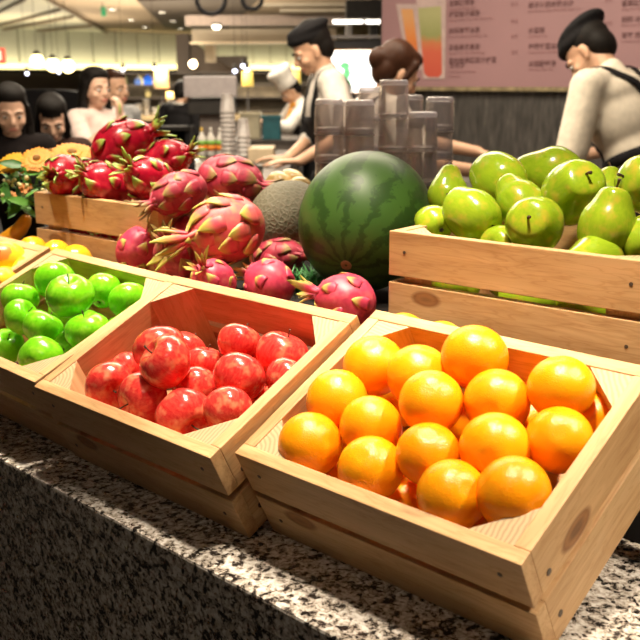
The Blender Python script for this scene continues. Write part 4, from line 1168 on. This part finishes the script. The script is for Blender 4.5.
# downlights
DL = emit('downlight_glow', (1.,.90,.70), 9.)
def downlight(px, py, z, r, l, g='round downlights in the ceiling'):
    p = atz(px, py, z); o = empty('ceiling_downlight', p, None, l, 'light', g)
    bm = bmesh.new(); lathe(bm, [(r*1.18,0),(r*1.2,-.012),(r,-.016),(r*.98,0)], 24, close=True); obj('rim', bm, BEAM, o, True)
    bm = bmesh.new(); lathe(bm, [(0,-.012),(r*.98,-.012),(r*.98,-.004),(0,-.004)], 24); obj('lamp', bm, DL, o)
for px, py, r, l in ((112,9,.085,'round downlight nearest the small green sign in the beige ceiling'),(131,19.5,.085,'second round downlight of the beige ceiling row, counting from the green sign'),(145,27,.085,'third round downlight of the beige ceiling row, counting from the green sign'),(156,34,.09,'last round downlight of the beige ceiling row, farthest away'),
    (162,12,.07,'dim downlight nearest in the dark ceiling recess'),(173,21,.07,'middle downlight of the dark ceiling recess'),(181,28.5,.07,'farthest downlight of the dark ceiling recess')):
    downlight(px, py, CEIL-(.055 if 158 < px < 185 else 0)-.001, r, l)
def lampball(name, px, py, d, r, col, st, label, cat, group=None, cord=True):
    p = at(px, py, d); o = empty(name, p, None, label, cat, group)
    bm = bmesh.new(); ell(bm, (0,0,0), r); obj('globe', bm, emit('glow_%s' % name, col, st), o, True)
    if cord:
        bm = bmesh.new(); cyl(bm, (0,0,r*.9), (0,0,r*1.5), r*.55, r*.35, 14); cyl(bm, (0,0,r*1.4), (0,0,CEIL-p.z), .003, n=6); obj('cord', bm, DGREY, o, True)
    else:
        bm = bmesh.new(); box(bm, (-.03,0,-.03), (.03,r*1.6,.03)); b = obj('bracket', bm, DGREY, o); b.rotation_mode = 'QUATERNION'; b.rotation_quaternion = BASIS.to_quaternion()
    return o
for px, py, l in ((37,61,'left one of three glowing globe pendants'),(53,65,'middle one of three glowing globe pendants'),(68,66,'right one of three glowing globe pendants')):
    lampball('globe_pendant', px, py, 14., .10, (1.,.78,.36), 6., l+' over the far seating', 'lamp', 'globe pendants')
lampball('wall_lamp_globe', 193, 64, 14.9, .065, (1.,.72,.42), 12., 'small bright globe lamp on the dark sloping hood', 'lamp', None, False)
for i, (px, py, l) in enumerate(((27,73.5,'leftmost'),(59,72,'second from left'),(123,69.5,'third from left'),(154.5,68.5,'fourth from left'),(243,66,'third from right'),(235,71,'second from right'),(247,70,'rightmost'))):
    d = 15 if px < 200 else 12.5
    p = at(px, py, d); o = empty('track_spotlight', p, None, l+' of the tiny bluish-white spotlights under the dark beam', 'light', 'tiny spotlights')
    bm = bmesh.new(); ell(bm, (0,0,0), .026); obj('lamp', bm, emit('cool_spot', (.75,.78,1.), 6.), o, True)
    bm = bmesh.new(); cyl(bm, (0,0,.02), (0,0,.09), .035, .03, 12); cyl(bm, (0,0,.09), (0,0,CEIL-p.z), .003, n=6); obj('housing', bm, DGREY, o, True)
o = empty('bulkhead_downlight', at(216.5,27,12.3), None, 'bright round lamp under the dull brown beam', 'light')
bm = bmesh.new(); ell(bm, (0,0,0), (.055,.055,.03)); obj('lamp', bm, DL, o, True)
bm = bmesh.new(); cyl(bm, (0,0,.02), (0,0,.05), .06, n=16); obj('rim', bm, DGREY, o, True)
# ring pendants
for px, l in ((211,'left of two large black ring pendants'),(252,'right of two large black ring pendants')):
    c = at(px, -1, 8.2); R_ = .125 if px < 230 else .085
    o = empty('ring_pendant', c, None, l+' at the top of the photo', 'lamp', 'black ring pendants')
    bm = bmesh.new(); tube(bm, [BASIS @ Vector((R_*math.cos(a), .2*R_*math.sin(a)*0, R_*math.sin(a))) for a in [k*2*PI/40 for k in range(41)]], .020, 8, caps=False); obj('ring', bm, BLK, o, True)
    bm = bmesh.new(); cyl(bm, (0,0,R_), (0,0,CEIL-c.z), .007, n=6); obj('cord', bm, BLK, o)
# linear lamps at the kitchen ceiling
for a, b, l in ((333,363,'long white linear lamp left of its short neighbour above the lit screen'),(366,380,'short white linear lamp against the menu board edge')):
    o = empty('ceiling_lamp', at((a+b)/2, 21.5, 9.0), None, l, 'lamp', 'linear lamps'); bm = bmesh.new(); fbox(bm, a, 20, b, 23.2, 9.0, .05)
    for v in bm.verts: v.co -= o.location
    obj('tube', bm, emit('linear_glow', (1.,.93,.82), 5.), o)
    bm = bmesh.new(); fbox(bm, a-1, 18.5, b+1, 20, 9.0, .08)
    for v in bm.verts: v.co -= o.location
    obj('housing', bm, GREYM, o)
# lit screen
p0 = at(355, 72, 9.3)
o = empty('lit_screen', p0, None, 'bright white lit sign panel with green picture beside the pink menu board', 'sign')
def lo(bm, o):
    for v in bm.verts: v.co -= o.location
    return bm
bm = bmesh.new(); fbox(bm, 330, 50.5, 380.5, 93, 9.3, .06); obj('panel', lo(bm, o), emit('screen_glow', (1.,.98,.94), 2.2), o)
bm = bmesh.new()
for q in ((328.8,49.5,381.5,51),(328.8,92.5,381.5,94),(328.8,49.5,330.4,94),(380,49.5,381.5,94)): fbox(bm, *q, 9.28, .1)
obj('frame', lo(bm, o), plain('amber_frame', (.55,.26,.06), .5), o)
bm = bmesh.new(); M = Matrix.Translation(at(345,72,9.27)-p0) @ BASIS
for x, z, rx, rz_ in ((0,.06,.05,.035),(.02,-.01,.035,.05),(-.02,-.06,.05,.04),(.03,-.12,.03,.05)):
    n = 16; vs = [bm.verts.new(M @ Vector((x+rx*math.cos(2*PI*k/n), 0, z+rz_*math.sin(2*PI*k/n)))) for k in range(n)]; bm.faces.new(vs)
obj('green_picture', bm, plain('screen_green', (.15,.55,.22), .5, Emission_Color=(.2,.65,.3,1), Emission_Strength=.8), o)
# exit and red signs
def hang_sign(name, px0, py0, px1, py1, d, m, label, st):
    c = at((px0+px1)/2, (py0+py1)/2, d); o = empty(name, c, None, label, 'sign')
    bm = bmesh.new(); fbox(bm, px0, py0, px1, py1, d, .08); obj('panel', lo(bm, o), m, o)
    bm = bmesh.new(); cyl(bm, (0,0,0.02), (0,0,CEIL-c.z), .01, n=6); obj('hanger', bm, GREYM, o); return o
hang_sign('green_sign', 101, 6.5, 105, 16, 17.5, emit('green_sign', (.03,.35,.16), .35), 'small green hanging sign under the beige ceiling', 0)
o = hang_sign('red_sign', -6, 48, 4, 64, 15, emit('red_sign', (.80,.08,.05), .7), 'red upright sign with a white mark at the left edge', 0)
bm = bmesh.new(); fbox(bm, -2, 51, 1, 60, 14.97, .01); obj('white_mark', lo(bm, o), emit('white_mark', (.9,.8,.7), .8), o)

# ------------------------------------------------------------------ menu board on the back wall
YB = WY-.045
def bp(px, py, y=YB): return aty(px, py, y)
PINK = plain('pink_menu_print', (.32,.18,.19), .55, var=.05, scale=2)
bl = bp(381.5, 60).x; zb = bp(520, 87, YB).z
o = empty('menu_board', (bl, YB, zb), None, 'large pink drinks menu board on the dark tiled back wall', 'menu board')
bm = bmesh.new(); box(bm, (0, 0, 0), (4.2, .04, 1.0)); obj('panel', bm, PINK, o)
bm = bmesh.new(); box(bm, (0, -.004, -.022), (4.2, .044, 0)); obj('bottom_rail', bm, plain('brass_rail', (.42,.34,.20), .35, .6, var=.5, scale=12), o)
INK = plain('menu_ink', (.15,.065,.07), .7); INK2 = plain('menu_ink_light', (.24,.10,.105), .7)
def poly(pts, y): 
    bm = bmesh.new(); bm.faces.new([bm.verts.new(bp(px, py, y)-o.location) for px, py in pts]); return bm
# printed picture of two drinks
def grad(name, stops, scale=20):
    t = NT(name); tc = t.node('ShaderNodeTexCoord'); sx = t.node('ShaderNodeSeparateXYZ'); t.link(tc.outputs['Generated'], sx.inputs[0])
    n = t.noise(tc.outputs['Object'], scale, 3); m = t.node('ShaderNodeMath', operation='MULTIPLY_ADD'); t.link(n, m.inputs[0]); m.inputs[1].default_value = .12; t.link(sx.outputs[2], m.inputs[2])
    return t.set(Base_Color=t.ramp(m.outputs[0], stops), Roughness=.5)
PALEG = plain('printed_glass_edge', (.46,.34,.32), .5)
pic = obj('drink_picture', poly([(396,4),(418,4),(422,70),(408,70)], YB-.003), PALEG, o)
obj('orange_drink', poly([(401,9),(413,9),(419,60),(410,62)], YB-.004), grad('printed_orange', [(.1,(.55,.12,.05)),(.5,(.62,.20,.05)),(.9,(.60,.30,.12))]), pic)
pic = obj('drink_picture', poly([(416,-2),(446,-2),(445,79),(423,79)], YB-.005), PALEG, o)
obj('red_green_drink', poly([(418,8),(441,6),(442,73),(439,77),(428,77),(424,73)], YB-.006), grad('printed_red_green', [(.05,(.50,.08,.05)),(.42,(.54,.11,.06)),(.55,(.50,.17,.07)),(.66,(.26,.27,.10)),(.95,(.36,.35,.16))]), pic)
def text(s, px, py, hpx, m, bold=0):
    cu = bpy.data.curves.new('menu_text', 'FONT'); cu.body = s; a = bp(px, py, YB-.004)
    cu.size = hpx*1.25*((a-CAM).dot(FW))/FOC; cu.offset = bold; cu.align_x = 'LEFT'; cu.resolution_u = 2
    t = bpy.data.objects.new('menu_text', cu); COL.objects.link(t)
    dg = bpy.context.evaluated_depsgraph_get(); dg.update()
    me = bpy.data.meshes.new_from_object(t.evaluated_get(dg)); bpy.data.objects.remove(t); bpy.data.curves.remove(cu)
    me.transform(Matrix.Translation(a - o.location) @ Matrix.Rotation(PI/2, 4, 'X'))
    me.materials.clear(); me.materials.append(m); mesh_obj('menu_lettering', me, o)
lines = [
 (448.5,[('龙眼红枣茶','Longan Red Dates Tea',6),('蜂蜜柚子绿茶','Honey Pomelo Tea With Green Tea',17),('鲜榨草莓冰茶','Fresh Strawberry Iced Black Tea',33.5),('百香果芒果茶','Passion Fruit Tea With Mango',50)],[13,29,46,59]),
 (528,[('椰子汁西米露冰沙','Iced Coconut Sago With Palm Sugar Tea',8),('水蜜桃','Iced Peach Tea',33),('柠檬蜂蜜冰绿茶','Honey Lemon Iced Green Tea',49),('冰镇酸梅汤','Iced Sour Plum Tea',66)],[8,27,44,60]),
 (621,[('香草红豆冰','Vanilla Red Bean Ice',6),('招牌 冰咖啡','House Iced Coffee Tea',22),('草莓 西瓜汁','Strawberry Juice',38)],[5,26])]
for px, L, pr in lines:
    for a, b, py in L:
        text(a, px, py, 5., INK, .0004); text(b, px, py+4.6, 2.8, INK2)
text('综合鲜果蔬菜汁蜂蜜', 448.5, 60+3, 5., INK, .0004); text('加冰沙', 449, 67.5, 5., INK, .0004); text('With Fruit And Honey', 448.5, 73, 2.8, INK2); text('Smoothie', 448.5, 77.5, 2.8, INK2)
for px, pys in ((511,(6,23,38,54)),(605,(2,25,43))):
    for py in pys: text('$12', px, py, 4., INK2)
# back counter under the board
bm = bmesh.new(); box(bm, (WX0+.3, 3.52, FLOOR), (3.2, WY-.005, -.02)); bc_ = empty('back_counter', (0, 3.6, FLOOR), None, 'dark back counter along the tiled wall under the menu board', 'counter')
under(obj('cabinet_body', bm, DKBR), bc_)
bm = bmesh.new(); box(bm, (WX0+.28, 3.50, -.02), (3.22, WY-.005, .02), .004); under(obj('worktop', bm, GREYM), bc_)

# ------------------------------------------------------------------ preparation table and what stands on it
PT = .12
STEELT = plain('brushed_steel', (.13,.115,.10), .35, .7, var=.05)
o = empty('preparation_table', (lev(225,5.1)[0], lev(225,5.1)[1], FLOOR), None, 'long steel preparation table behind the fruit display', 'table')
Mt = Matrix.Translation(Vector((o.location.x, o.location.y, 0))) @ BASIS
bm = bmesh.new(); box(bm, (-.44,-.85,PT-.04), (.36,.95,PT), .004, 0, Mt); obj('table_top', lo(bm, o), STEELT, o)
bm = bmesh.new(); box(bm, (-.40,-.80,FLOOR), (.32,.90,PT-.04), 0, 0, Mt); obj('cabinet', lo(bm, o), DKBR, o)
def on_table(px, d): 
    x, y = lev(px, d); return Vector((x, y, PT))
# grey till
tl = on_table(212, 5.75)
o = empty('cash_register', tl, BASIS.to_quaternion(), 'grey till with a wide blank back panel on the preparation table', 'till')
k = 5.75/FOC; zt = lambda py: at(212, py, 5.75).z-PT
bm = bmesh.new(); box(bm, (-.15,-.06,zt(97)), (.165,.02,zt(76)), .01, 0, Matrix.Rotation(-.0, 4, 'X')); obj('display_panel', bm, plain('grey_plastic', (.36,.32,.32), .5), o)
bm = bmesh.new(); box(bm, (-.13,-.03,zt(114)), (.14,.20,zt(97.5)), .008); obj('printer_body', bm, DGREY, o)
bm = bmesh.new(); box(bm, (-.07,.02,.02), (.07,.14,zt(114)+.01), .006); box(bm, (-.14,-.05,0), (.14,.22,.03), .006); obj('stand', bm, plain('till_brown', (.16,.13,.115), .5), o)
# plastic cup towers
PCUP = plain('milky_plastic_cup', (.50,.45,.42), .3, Transmission_Weight=.35)
def cups(px, d, ytop, l, r=.042):
    b = on_table(px, d); h = at(px, ytop, d).z-PT; n = int((h-.07)/.026)+1
    cp = None
    for k in range(n):
        if cp is None:
            bm = bmesh.new(); lathe(bm, [(0,.10),(r*.72,.10),(r*.74,.097),(r,.004),(r*1.06,.003),(r*1.06,0),(r*.97,0),(r*.70,.094),(0,.094)], 24); cp = q = obj('plastic_cup', bm, PCUP, None, True)
        else: q = cp.copy(); COL.objects.link(q)
        q.location = b + Vector((0,0,k*.026+.001)); tag(q, 'milky plastic cup nested in the %s cup tower on the preparation table' % l, 'cup', '%s tower of plastic cups' % l)
cups(229, 5.35, 95, 'taller left'); cups(244, 5.25, 119, 'shorter right', .038)
# squeeze bottles with coloured labels
for px, l in ((202.5,'left of three'),(211.5,'middle of three'),(221,'right of three')):
    b = on_table(px, 5.62); o = empty('label_bottle', b, None, 'white bottle with orange and green label, %s beside the cup tower' % l, 'bottle', 'white bottles on the preparation table')
    bm = bmesh.new(); lathe(bm, [(0,0),(.024,0),(.026,.004),(.026,.10),(.020,.115),(.011,.125),(.010,.14),(0,.14)], 20); obj('bottle_body', bm, WHITE, o, True)
    bm = bmesh.new(); cyl(bm, (0,0,.14), (0,0,.165), .011, .006, 14); obj('cap', bm, WHITE if px > 205 else plain('lid_yellow', (.75,.5,.1), .5), o, True)
    bm = bmesh.new(); lathe(bm, [(.0268,.03),(.0268,.062),(.0264,.062),(.0264,.03)], 20, close=True); lathe(bm, [(.0268,.062),(.0268,.09),(.0264,.09),(.0264,.062)], 20, mi=1, close=True)
    obj('label', bm, [plain('label_orange', (.85,.28,.03), .5), plain('label_green', (.25,.50,.08), .5)], o, True)
# black rack
b = on_table(172, 4.45); o = empty('black_rack', b, BASIS.to_quaternion(), 'black open two-tier holder on the preparation table behind the red dragonfruit', 'holder')
h = at(172,126,4.45).z-PT; w = 17*4.45/FOC
for s in (-1, 1):
    bm = bmesh.new(); box(bm, (s*w-.012,0,0), (s*w+.012,.16,h), .003); obj('side_panel', bm, BLK, o)
bm = bmesh.new(); box(bm, (-w,.14,0), (w,.16,h-.01), .002); obj('back_panel', bm, BLK, o)
for z in (.03, h*.5, h-.012):
    bm = bmesh.new(); box(bm, (-w-.015 if z > h*.9 else -w,-.01 if z > h*.9 else .0,z-.008), (w+.015 if z > h*.9 else w,.15,z+.012), .003); obj('shelf', bm, DARK, o)
# board block, tray
b = on_table(262, 5.25); bm = bmesh.new(); box(bm, (-.07,-.10,0), (.07,.16,.075), .006); q = obj('chopping_block', bm, plain('pale_wood_block', (.55,.43,.28), .6), None)
q.location = b; q.rotation_euler = (0,0,math.atan2(RH.y,RH.x)); tag(q, 'pale wooden chopping block on the preparation table by the worker hands', 'chopping block')
b = on_table(236, 4.62); bm = bmesh.new(); box(bm, (-.12,-.07,0), (.12,.07,.012), .004)
for lo_, hi_ in (((-.12,-.07,.01),(.12,-.06,.035)),((-.12,.06,.01),(.12,.07,.035)),((-.12,-.07,.01),(-.11,.07,.035)),((.11,-.07,.01),(.12,.07,.035))): box(bm, lo_, hi_, .002)
q = obj('steel_tray', bm, STEELT, None); q.location = b; q.rotation_euler = (0,0,math.atan2(RH.y,RH.x)+.3); tag(q, 'steel tray on the preparation table in front of the shorter cup tower', 'tray')
# bins on a rear table
x, y = lev(262, 7.2)
o = empty('rear_table', (x, y, FLOOR), None, 'brown serving table carrying the cream and teal tubs in front of the cook', 'table'); Mt = Matrix.Translation(Vector((x, y, 0))) @ BASIS
bm = bmesh.new(); box(bm, (-.30,-.2,PT-.04), (.28,.35,PT), .004, 0, Mt); obj('table_top', lo(bm, o), DKBR, o)
for sx in (-.26,.24):
    for sy in (-.16,.31):
        bm = bmesh.new(); box(bm, (sx-.025,sy-.025,FLOOR), (sx+.025,sy+.025,PT-.04), .002, 0, Mt); obj('leg', lo(bm, o), DKBR, o)
def tub(px, d, w, h, m, label):
    x, y = lev(px, d); o = empty('storage_tub', (x, y, PT), BASIS.to_quaternion(), label, 'tub', 'tubs on the rear table')
    bm = bmesh.new(); t_ = .006
    box(bm, (-w,-w,0), (w,w,t_))
    for lo_, hi_ in (((-w,-w,0),(w,-w+t_,h)),((-w,w-t_,0),(w,w,h)),((-w,-w,0),(-w+t_,w,h)),((w-t_,-w,0),(w,w,h))): box(bm, lo_, hi_)
    obj('tub_body', bm, m, o)
    bm = bmesh.new()
    for lo_, hi_ in (((-w-.008,-w-.008,h-.012),(w+.008,-w+.004,h+.004)),((-w-.008,w-.004,h-.012),(w+.008,w+.008,h+.004)),((-w-.008,-w,h-.012),(-w+.004,w,h+.004)),((w-.004,-w,h-.012),(w+.008,w,h+.004))): box(bm, lo_, hi_)
    obj('rim', bm, m, o)
tub(251, 7.2, .075, .19, plain('cream_plastic', (.52,.46,.32), .5), 'cream square tub on the rear table, left of the teal one')
tub(272, 7.1, .068, .17, plain('teal_plastic', (.02,.13,.16), .5), 'teal square tub on the rear table in front of the cook')

# ------------------------------------------------------------------ far hall: booth, buffet, lamps
x, y = lev(38, 7.3); o = empty('booth_sofa', (x, y, FLOOR), BASIS.to_quaternion(), 'high-backed black booth sofa with rounded top behind the girls', 'sofa')
bm = bmesh.new(); n = 24; top = .566-6*7.3/FOC-FLOOR
prof = [(-.42,0)] + [(-.42+.84*i/n, top-.03-.05*abs(2*i/n-1)**4) for i in range(n+1)] + [(.42,0)]
fr = [bm.verts.new((a, 0, b)) for a, b in prof]; bk = [bm.verts.new((a, .14, b)) for a, b in prof]
bm.faces.new(fr); bm.faces.new(bk)
for i in range(len(fr)): bm.faces.new((fr[i], fr[(i+1)%len(fr)], bk[(i+1)%len(fr)], bk[i]))
obj('backrest', bm, BLK, o); bm = bmesh.new(); box(bm, (-.42,-.45,.08), (.42,0,.45), .03); obj('seat', bm, BLK, o)
bm = bmesh.new(); box(bm, (-.40,-.42,0), (.40,.12,.08)); obj('plinth', bm, DKBR, o)
# buffet line
x, y = lev(165, 11.5); o = empty('buffet_counter', (x, y, FLOOR), BASIS.to_quaternion(), 'long buffet counter with a glass guard far behind the red dragonfruit', 'counter')
bz = 1.02
bm = bmesh.new(); box(bm, (-.75,0,0), (2.0,.8,bz-.05)); obj('cabinet', bm, DKBR, o)
bm = bmesh.new(); box(bm, (-.78,-.03,bz-.05), (2.03,.83,bz), .004); obj('worktop', bm, plain('brass_top', (.40,.30,.16), .4), o)
bm = bmesh.new(); box(bm, (-.72,.02,bz+.30), (2.0,.55,bz+.31)); obj('glass_guard', bm, GLASS, o)
for xx in (-.70,.6,1.96):
    bm = bmesh.new(); box(bm, (xx-.012,.27,bz), (xx+.012,.29,bz+.30)); obj('post', bm, STEELT, o)
PORC = plain('pale_porcelain', (.75,.72,.68), .35)
for i, px in enumerate((131,139,147,155,163,171,178)):
    x, y = lev(px, 11.75); q = empty('plate_stack', (x, y, FLOOR+bz+.002), None, ['first','second','third','fourth','fifth','sixth','seventh'][i]+' pale plate stack from the left on the buffet counter', 'plates', 'plate stacks on the buffet')
    q['label'] = ['first','second','third','fourth','fifth','sixth','seventh'][i]+' pale bowl from the left on the buffet counter'; q['category'] = 'bowl'; q['group'] = 'bowls on the buffet'; q.name = 'serving_bowl'
    r = .05; h = .10+.05*(i % 3); bm = bmesh.new()
    lathe(bm, [(0,0),(r*.6,0),(r*.62,.01),(r*.7,h*.3),(r*.98,h),(r*.92,h),(r*.62,h*.32),(0,h*.2)], 20); obj('bowl_body', bm, PORC, q, True)
    bm = bmesh.new(); ell(bm, (0,0,h*.85), (r*.8,r*.8,.02), seg=14, rings=8); obj('food', bm, plain('mixed_food', (.40,.36,.24), .7, var=.6, scale=90), q, True)
def table_lamp(px, py0, py1, wpx, d, col, st, label, base_z):
    c = at(px, (py0+py1)/2, d); h = (py1-py0)*d/FOC; r = wpx*d/FOC/2
    q = empty('table_lamp', (c.x, c.y, base_z), None, label, 'lamp', 'glowing table lamps')
    z0 = c.z-h/2-base_z
    bm = bmesh.new(); lathe(bm, [(r,z0),(r*.9,z0+h),(r*.88,z0+h),(r*.98,z0)], 20, close=True); obj('lamp_shade', bm, emit('shade_%d' % int(px), col, st), q, True)
    bm = bmesh.new(); lathe(bm, [(0,0),(.06,0),(.055,.015),(.012,.03),(.010,z0+h*.5),(0,z0+h*.5)], 16); obj('lamp_base', bm, DGREY, q, True)
table_lamp(161.5, 70, 88, 15, 12.2, (.95,.62,.28), 1.0, 'large square amber lamp shade over the buffet counter', FLOOR+bz+.002)
table_lamp(170, 92, 101, 8, 12.15, (1.,.66,.22), 2.2, 'small glowing amber lamp on the buffet counter', FLOOR+bz+.002)
table_lamp(247.5, 71.5, 86, 12, 12.2, (.85,.62,.14), .9, 'yellow lamp shade left of the tall white chef hat', FLOOR+bz+.002)
table_lamp(296, 71, 84, 10, 12.2, (.85,.62,.14), .9, 'yellow lamp shade right of the tall white chef hat', FLOOR+bz+.002)
# back shelf of the buffet with blue screen and little lamps
x, y = lev(190, 13.6); o = empty('display_cabinet', (x, y, FLOOR), BASIS.to_quaternion(), 'dark shelving unit with small glowing items far behind the buffet', 'cabinet')
bm = bmesh.new(); box(bm, (-1.15,.30,0), (2.2,.35,1.55)); obj('back_panel', bm, plain('olive_brown', (.24,.20,.14), .6, scale=4, var=.5), o)
for z in (1.0,1.2,1.38,1.55):
    bm = bmesh.new(); box(bm, (-1.15,0,z-.02), (2.2,.3,z)); obj('shelf', bm, DKBR, o)
for i, (px, py, w, h, col, e, l) in enumerate(((148,84,.065,.05,(.03,.16,.75),.9,'blue screen on the far shelving, right of its neighbour'),(138,83.5,.045,.04,(.12,.22,.55),.6,'dull blue screen on the far shelving, leftmost'),(139,75,.05,.045,(.80,.62,.22),1.2,'left small yellow lamp on the far shelving'),(150,76,.05,.04,(.75,.60,.25),1.0,'right small yellow lamp on the far shelving'),(125,87,.03,.06,(.30,.30,.12),.2,'olive bottle at the left end of the far shelving'),(148,97,.035,.05,(.45,.36,.14),.3,'small golden tin low on the far shelving'))):
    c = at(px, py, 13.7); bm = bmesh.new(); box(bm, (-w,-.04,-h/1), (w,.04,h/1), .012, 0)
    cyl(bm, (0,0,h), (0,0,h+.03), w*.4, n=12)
    zz = min((1.0,1.2,1.38), key=lambda s: abs(s+FLOOR-(c.z-h))); q = obj('shelf_item', bm, emit('packet_%d' % i, col, e), None); q.location = (c.x, c.y, zz+FLOOR+h+.004); q.location += FH*.03  # blue screens and yellow lamps glow; bottle and tin get an added glow too
    q.rotation_euler = (0,0,math.atan2(RH.y,RH.x)); tag(q, l, 'packet', 'packets on the far shelving')

# ------------------------------------------------------------------ light
WARM = (1.,.86,.66)
def lamp(kind, name, loc, tgt, energy, col=WARM, **kw):
    L = bpy.data.lights.new(name, kind); L.energy = energy; L.color = col
    for k_, v in kw.items(): setattr(L, k_, v)
    q = bpy.data.objects.new(name, L); COL.objects.link(q); q.location = loc
    if tgt is not None: q.rotation_mode = 'QUATERNION'; q.rotation_quaternion = (Vector(tgt)-Vector(loc)).to_track_quat('-Z', 'Y')
    return q
for i, (a, b, e) in enumerate((((.30,-.02,1.8),(.22,.05,.1),160),((-.20,.24,1.8),(-.20,.12,.1),170),((-.62,.30,1.8),(-.62,.18,.1),170),((.22,.10,1.8),(.18,.44,.3),170),((-.92,-.10,1.8),(-.86,.36,.3),150),((-.45,.38,1.8),(-.45,.42,.3),60))):
    lamp('SPOT', 'display_spot', a, b, e, spot_size=.60, spot_blend=.6, shadow_soft_size=.075)
lamp('SPOT', 'front_fill', (.75,-1.0,1.9), (-.02,.05,.15), 14, spot_size=.55, spot_blend=.7, shadow_soft_size=.25)  # added fill from the viewer's side to lift the oranges' undersides
lamp('SPOT', 'side_spot', (1.25,.75,1.75), (.50,.08,.05), 200, spot_size=.5, spot_blend=.6, shadow_soft_size=.10)
lamp('SPOT', 'glass_fill', (-.3,1.0,1.85), (-.6,.88,.3), 60, (1.,.93,.88), spot_size=.5, spot_blend=.6, shadow_soft_size=.08)  # unseen light added so the tumblers catch highlights
def area(loc, tgt, e, sx, sy, col=WARM):
    return lamp('AREA', 'area_light', loc, tgt, e, col, shape='RECTANGLE', size=sx, size_y=sy)
x, y = lev(320, 4.0); area((x, y, 1.9), (x, y, 0), 60, 1.6, 1.2)  # unseen light added above the staff to brighten their shirts
x, y = lev(590, 3.4); area((x, y, 1.9), (x, y+.5, 0), 30, 1.2, .6)  # unseen light added for the worker at the back counter
x, y = lev(60, 4.2); area((x, y, 1.9), (x, y, 0), 45, 1.4, 1.0)  # unseen light added above the customers
p_, q_ = lev(120, 2.5), lev(45, 4.3); area((*p_, 1.85), (*q_, .45), 26, 1.0, .5)  # added frontal fill to lighten the customers' faces
x, y = lev(250, 7.3); area((x, y, 1.9), (x, y, 0), 110, 2.2, 1.2)  # unseen light added above the cook
x, y = lev(160, 11.0); area((x, y, 1.9), (x, y, 0), 420, 2.5, 1.5)  # unseen light added to brighten the buffet
for px, d, e in ((60,14,85),(160,18,140),(260,15,75),(40,22,140)):
    x, y = lev(px, d); area((x, y, .3), (x, y, 3), e, 3, 3, (1.,.82,.58))  # upward fill added in the hall to brighten the ceiling
area((-23.6, 13, 1.0), (-24.2, 13, 1.7), 90, 24, .1, (1.,.84,.50))
SC.world = bpy.data.worlds.new('World'); SC.world.use_nodes = True
bg = SC.world.node_tree.nodes['Background']; bg.inputs[0].default_value = (1.,.86,.70,1); bg.inputs[1].default_value = .06

# ------------------------------------------------------------------ camera
cd = bpy.data.cameras.new('camera'); cam = bpy.data.objects.new('camera', cd); COL.objects.link(cam)
cd.sensor_width = 36; cd.lens = FOC/640*36; cd.clip_start = .02; cd.clip_end = 100
R3 = Matrix((RT, UP, -FW)).transposed(); cam.matrix_world = Matrix.Translation(CAM) @ R3.to_4x4()
cd.dof.use_dof = True; cd.dof.focus_distance = 1.28; cd.dof.aperture_fstop = 8.5
SC.camera = cam
SC.view_settings.view_transform = 'Standard'; SC.view_settings.look = 'None'; SC.view_settings.exposure = 0; SC.view_settings.gamma = 1
SC.cycles.max_bounces = 12; SC.cycles.transmission_bounces = 14; SC.cycles.transparent_max_bounces = 14; SC.cycles.glossy_bounces = 6; SC.cycles.diffuse_bounces = 5
SC.cycles.sample_clamp_indirect = 6.; SC.cycles.caustics_refractive = False; SC.cycles.caustics_reflective = False
SC.cycles.use_denoising = True
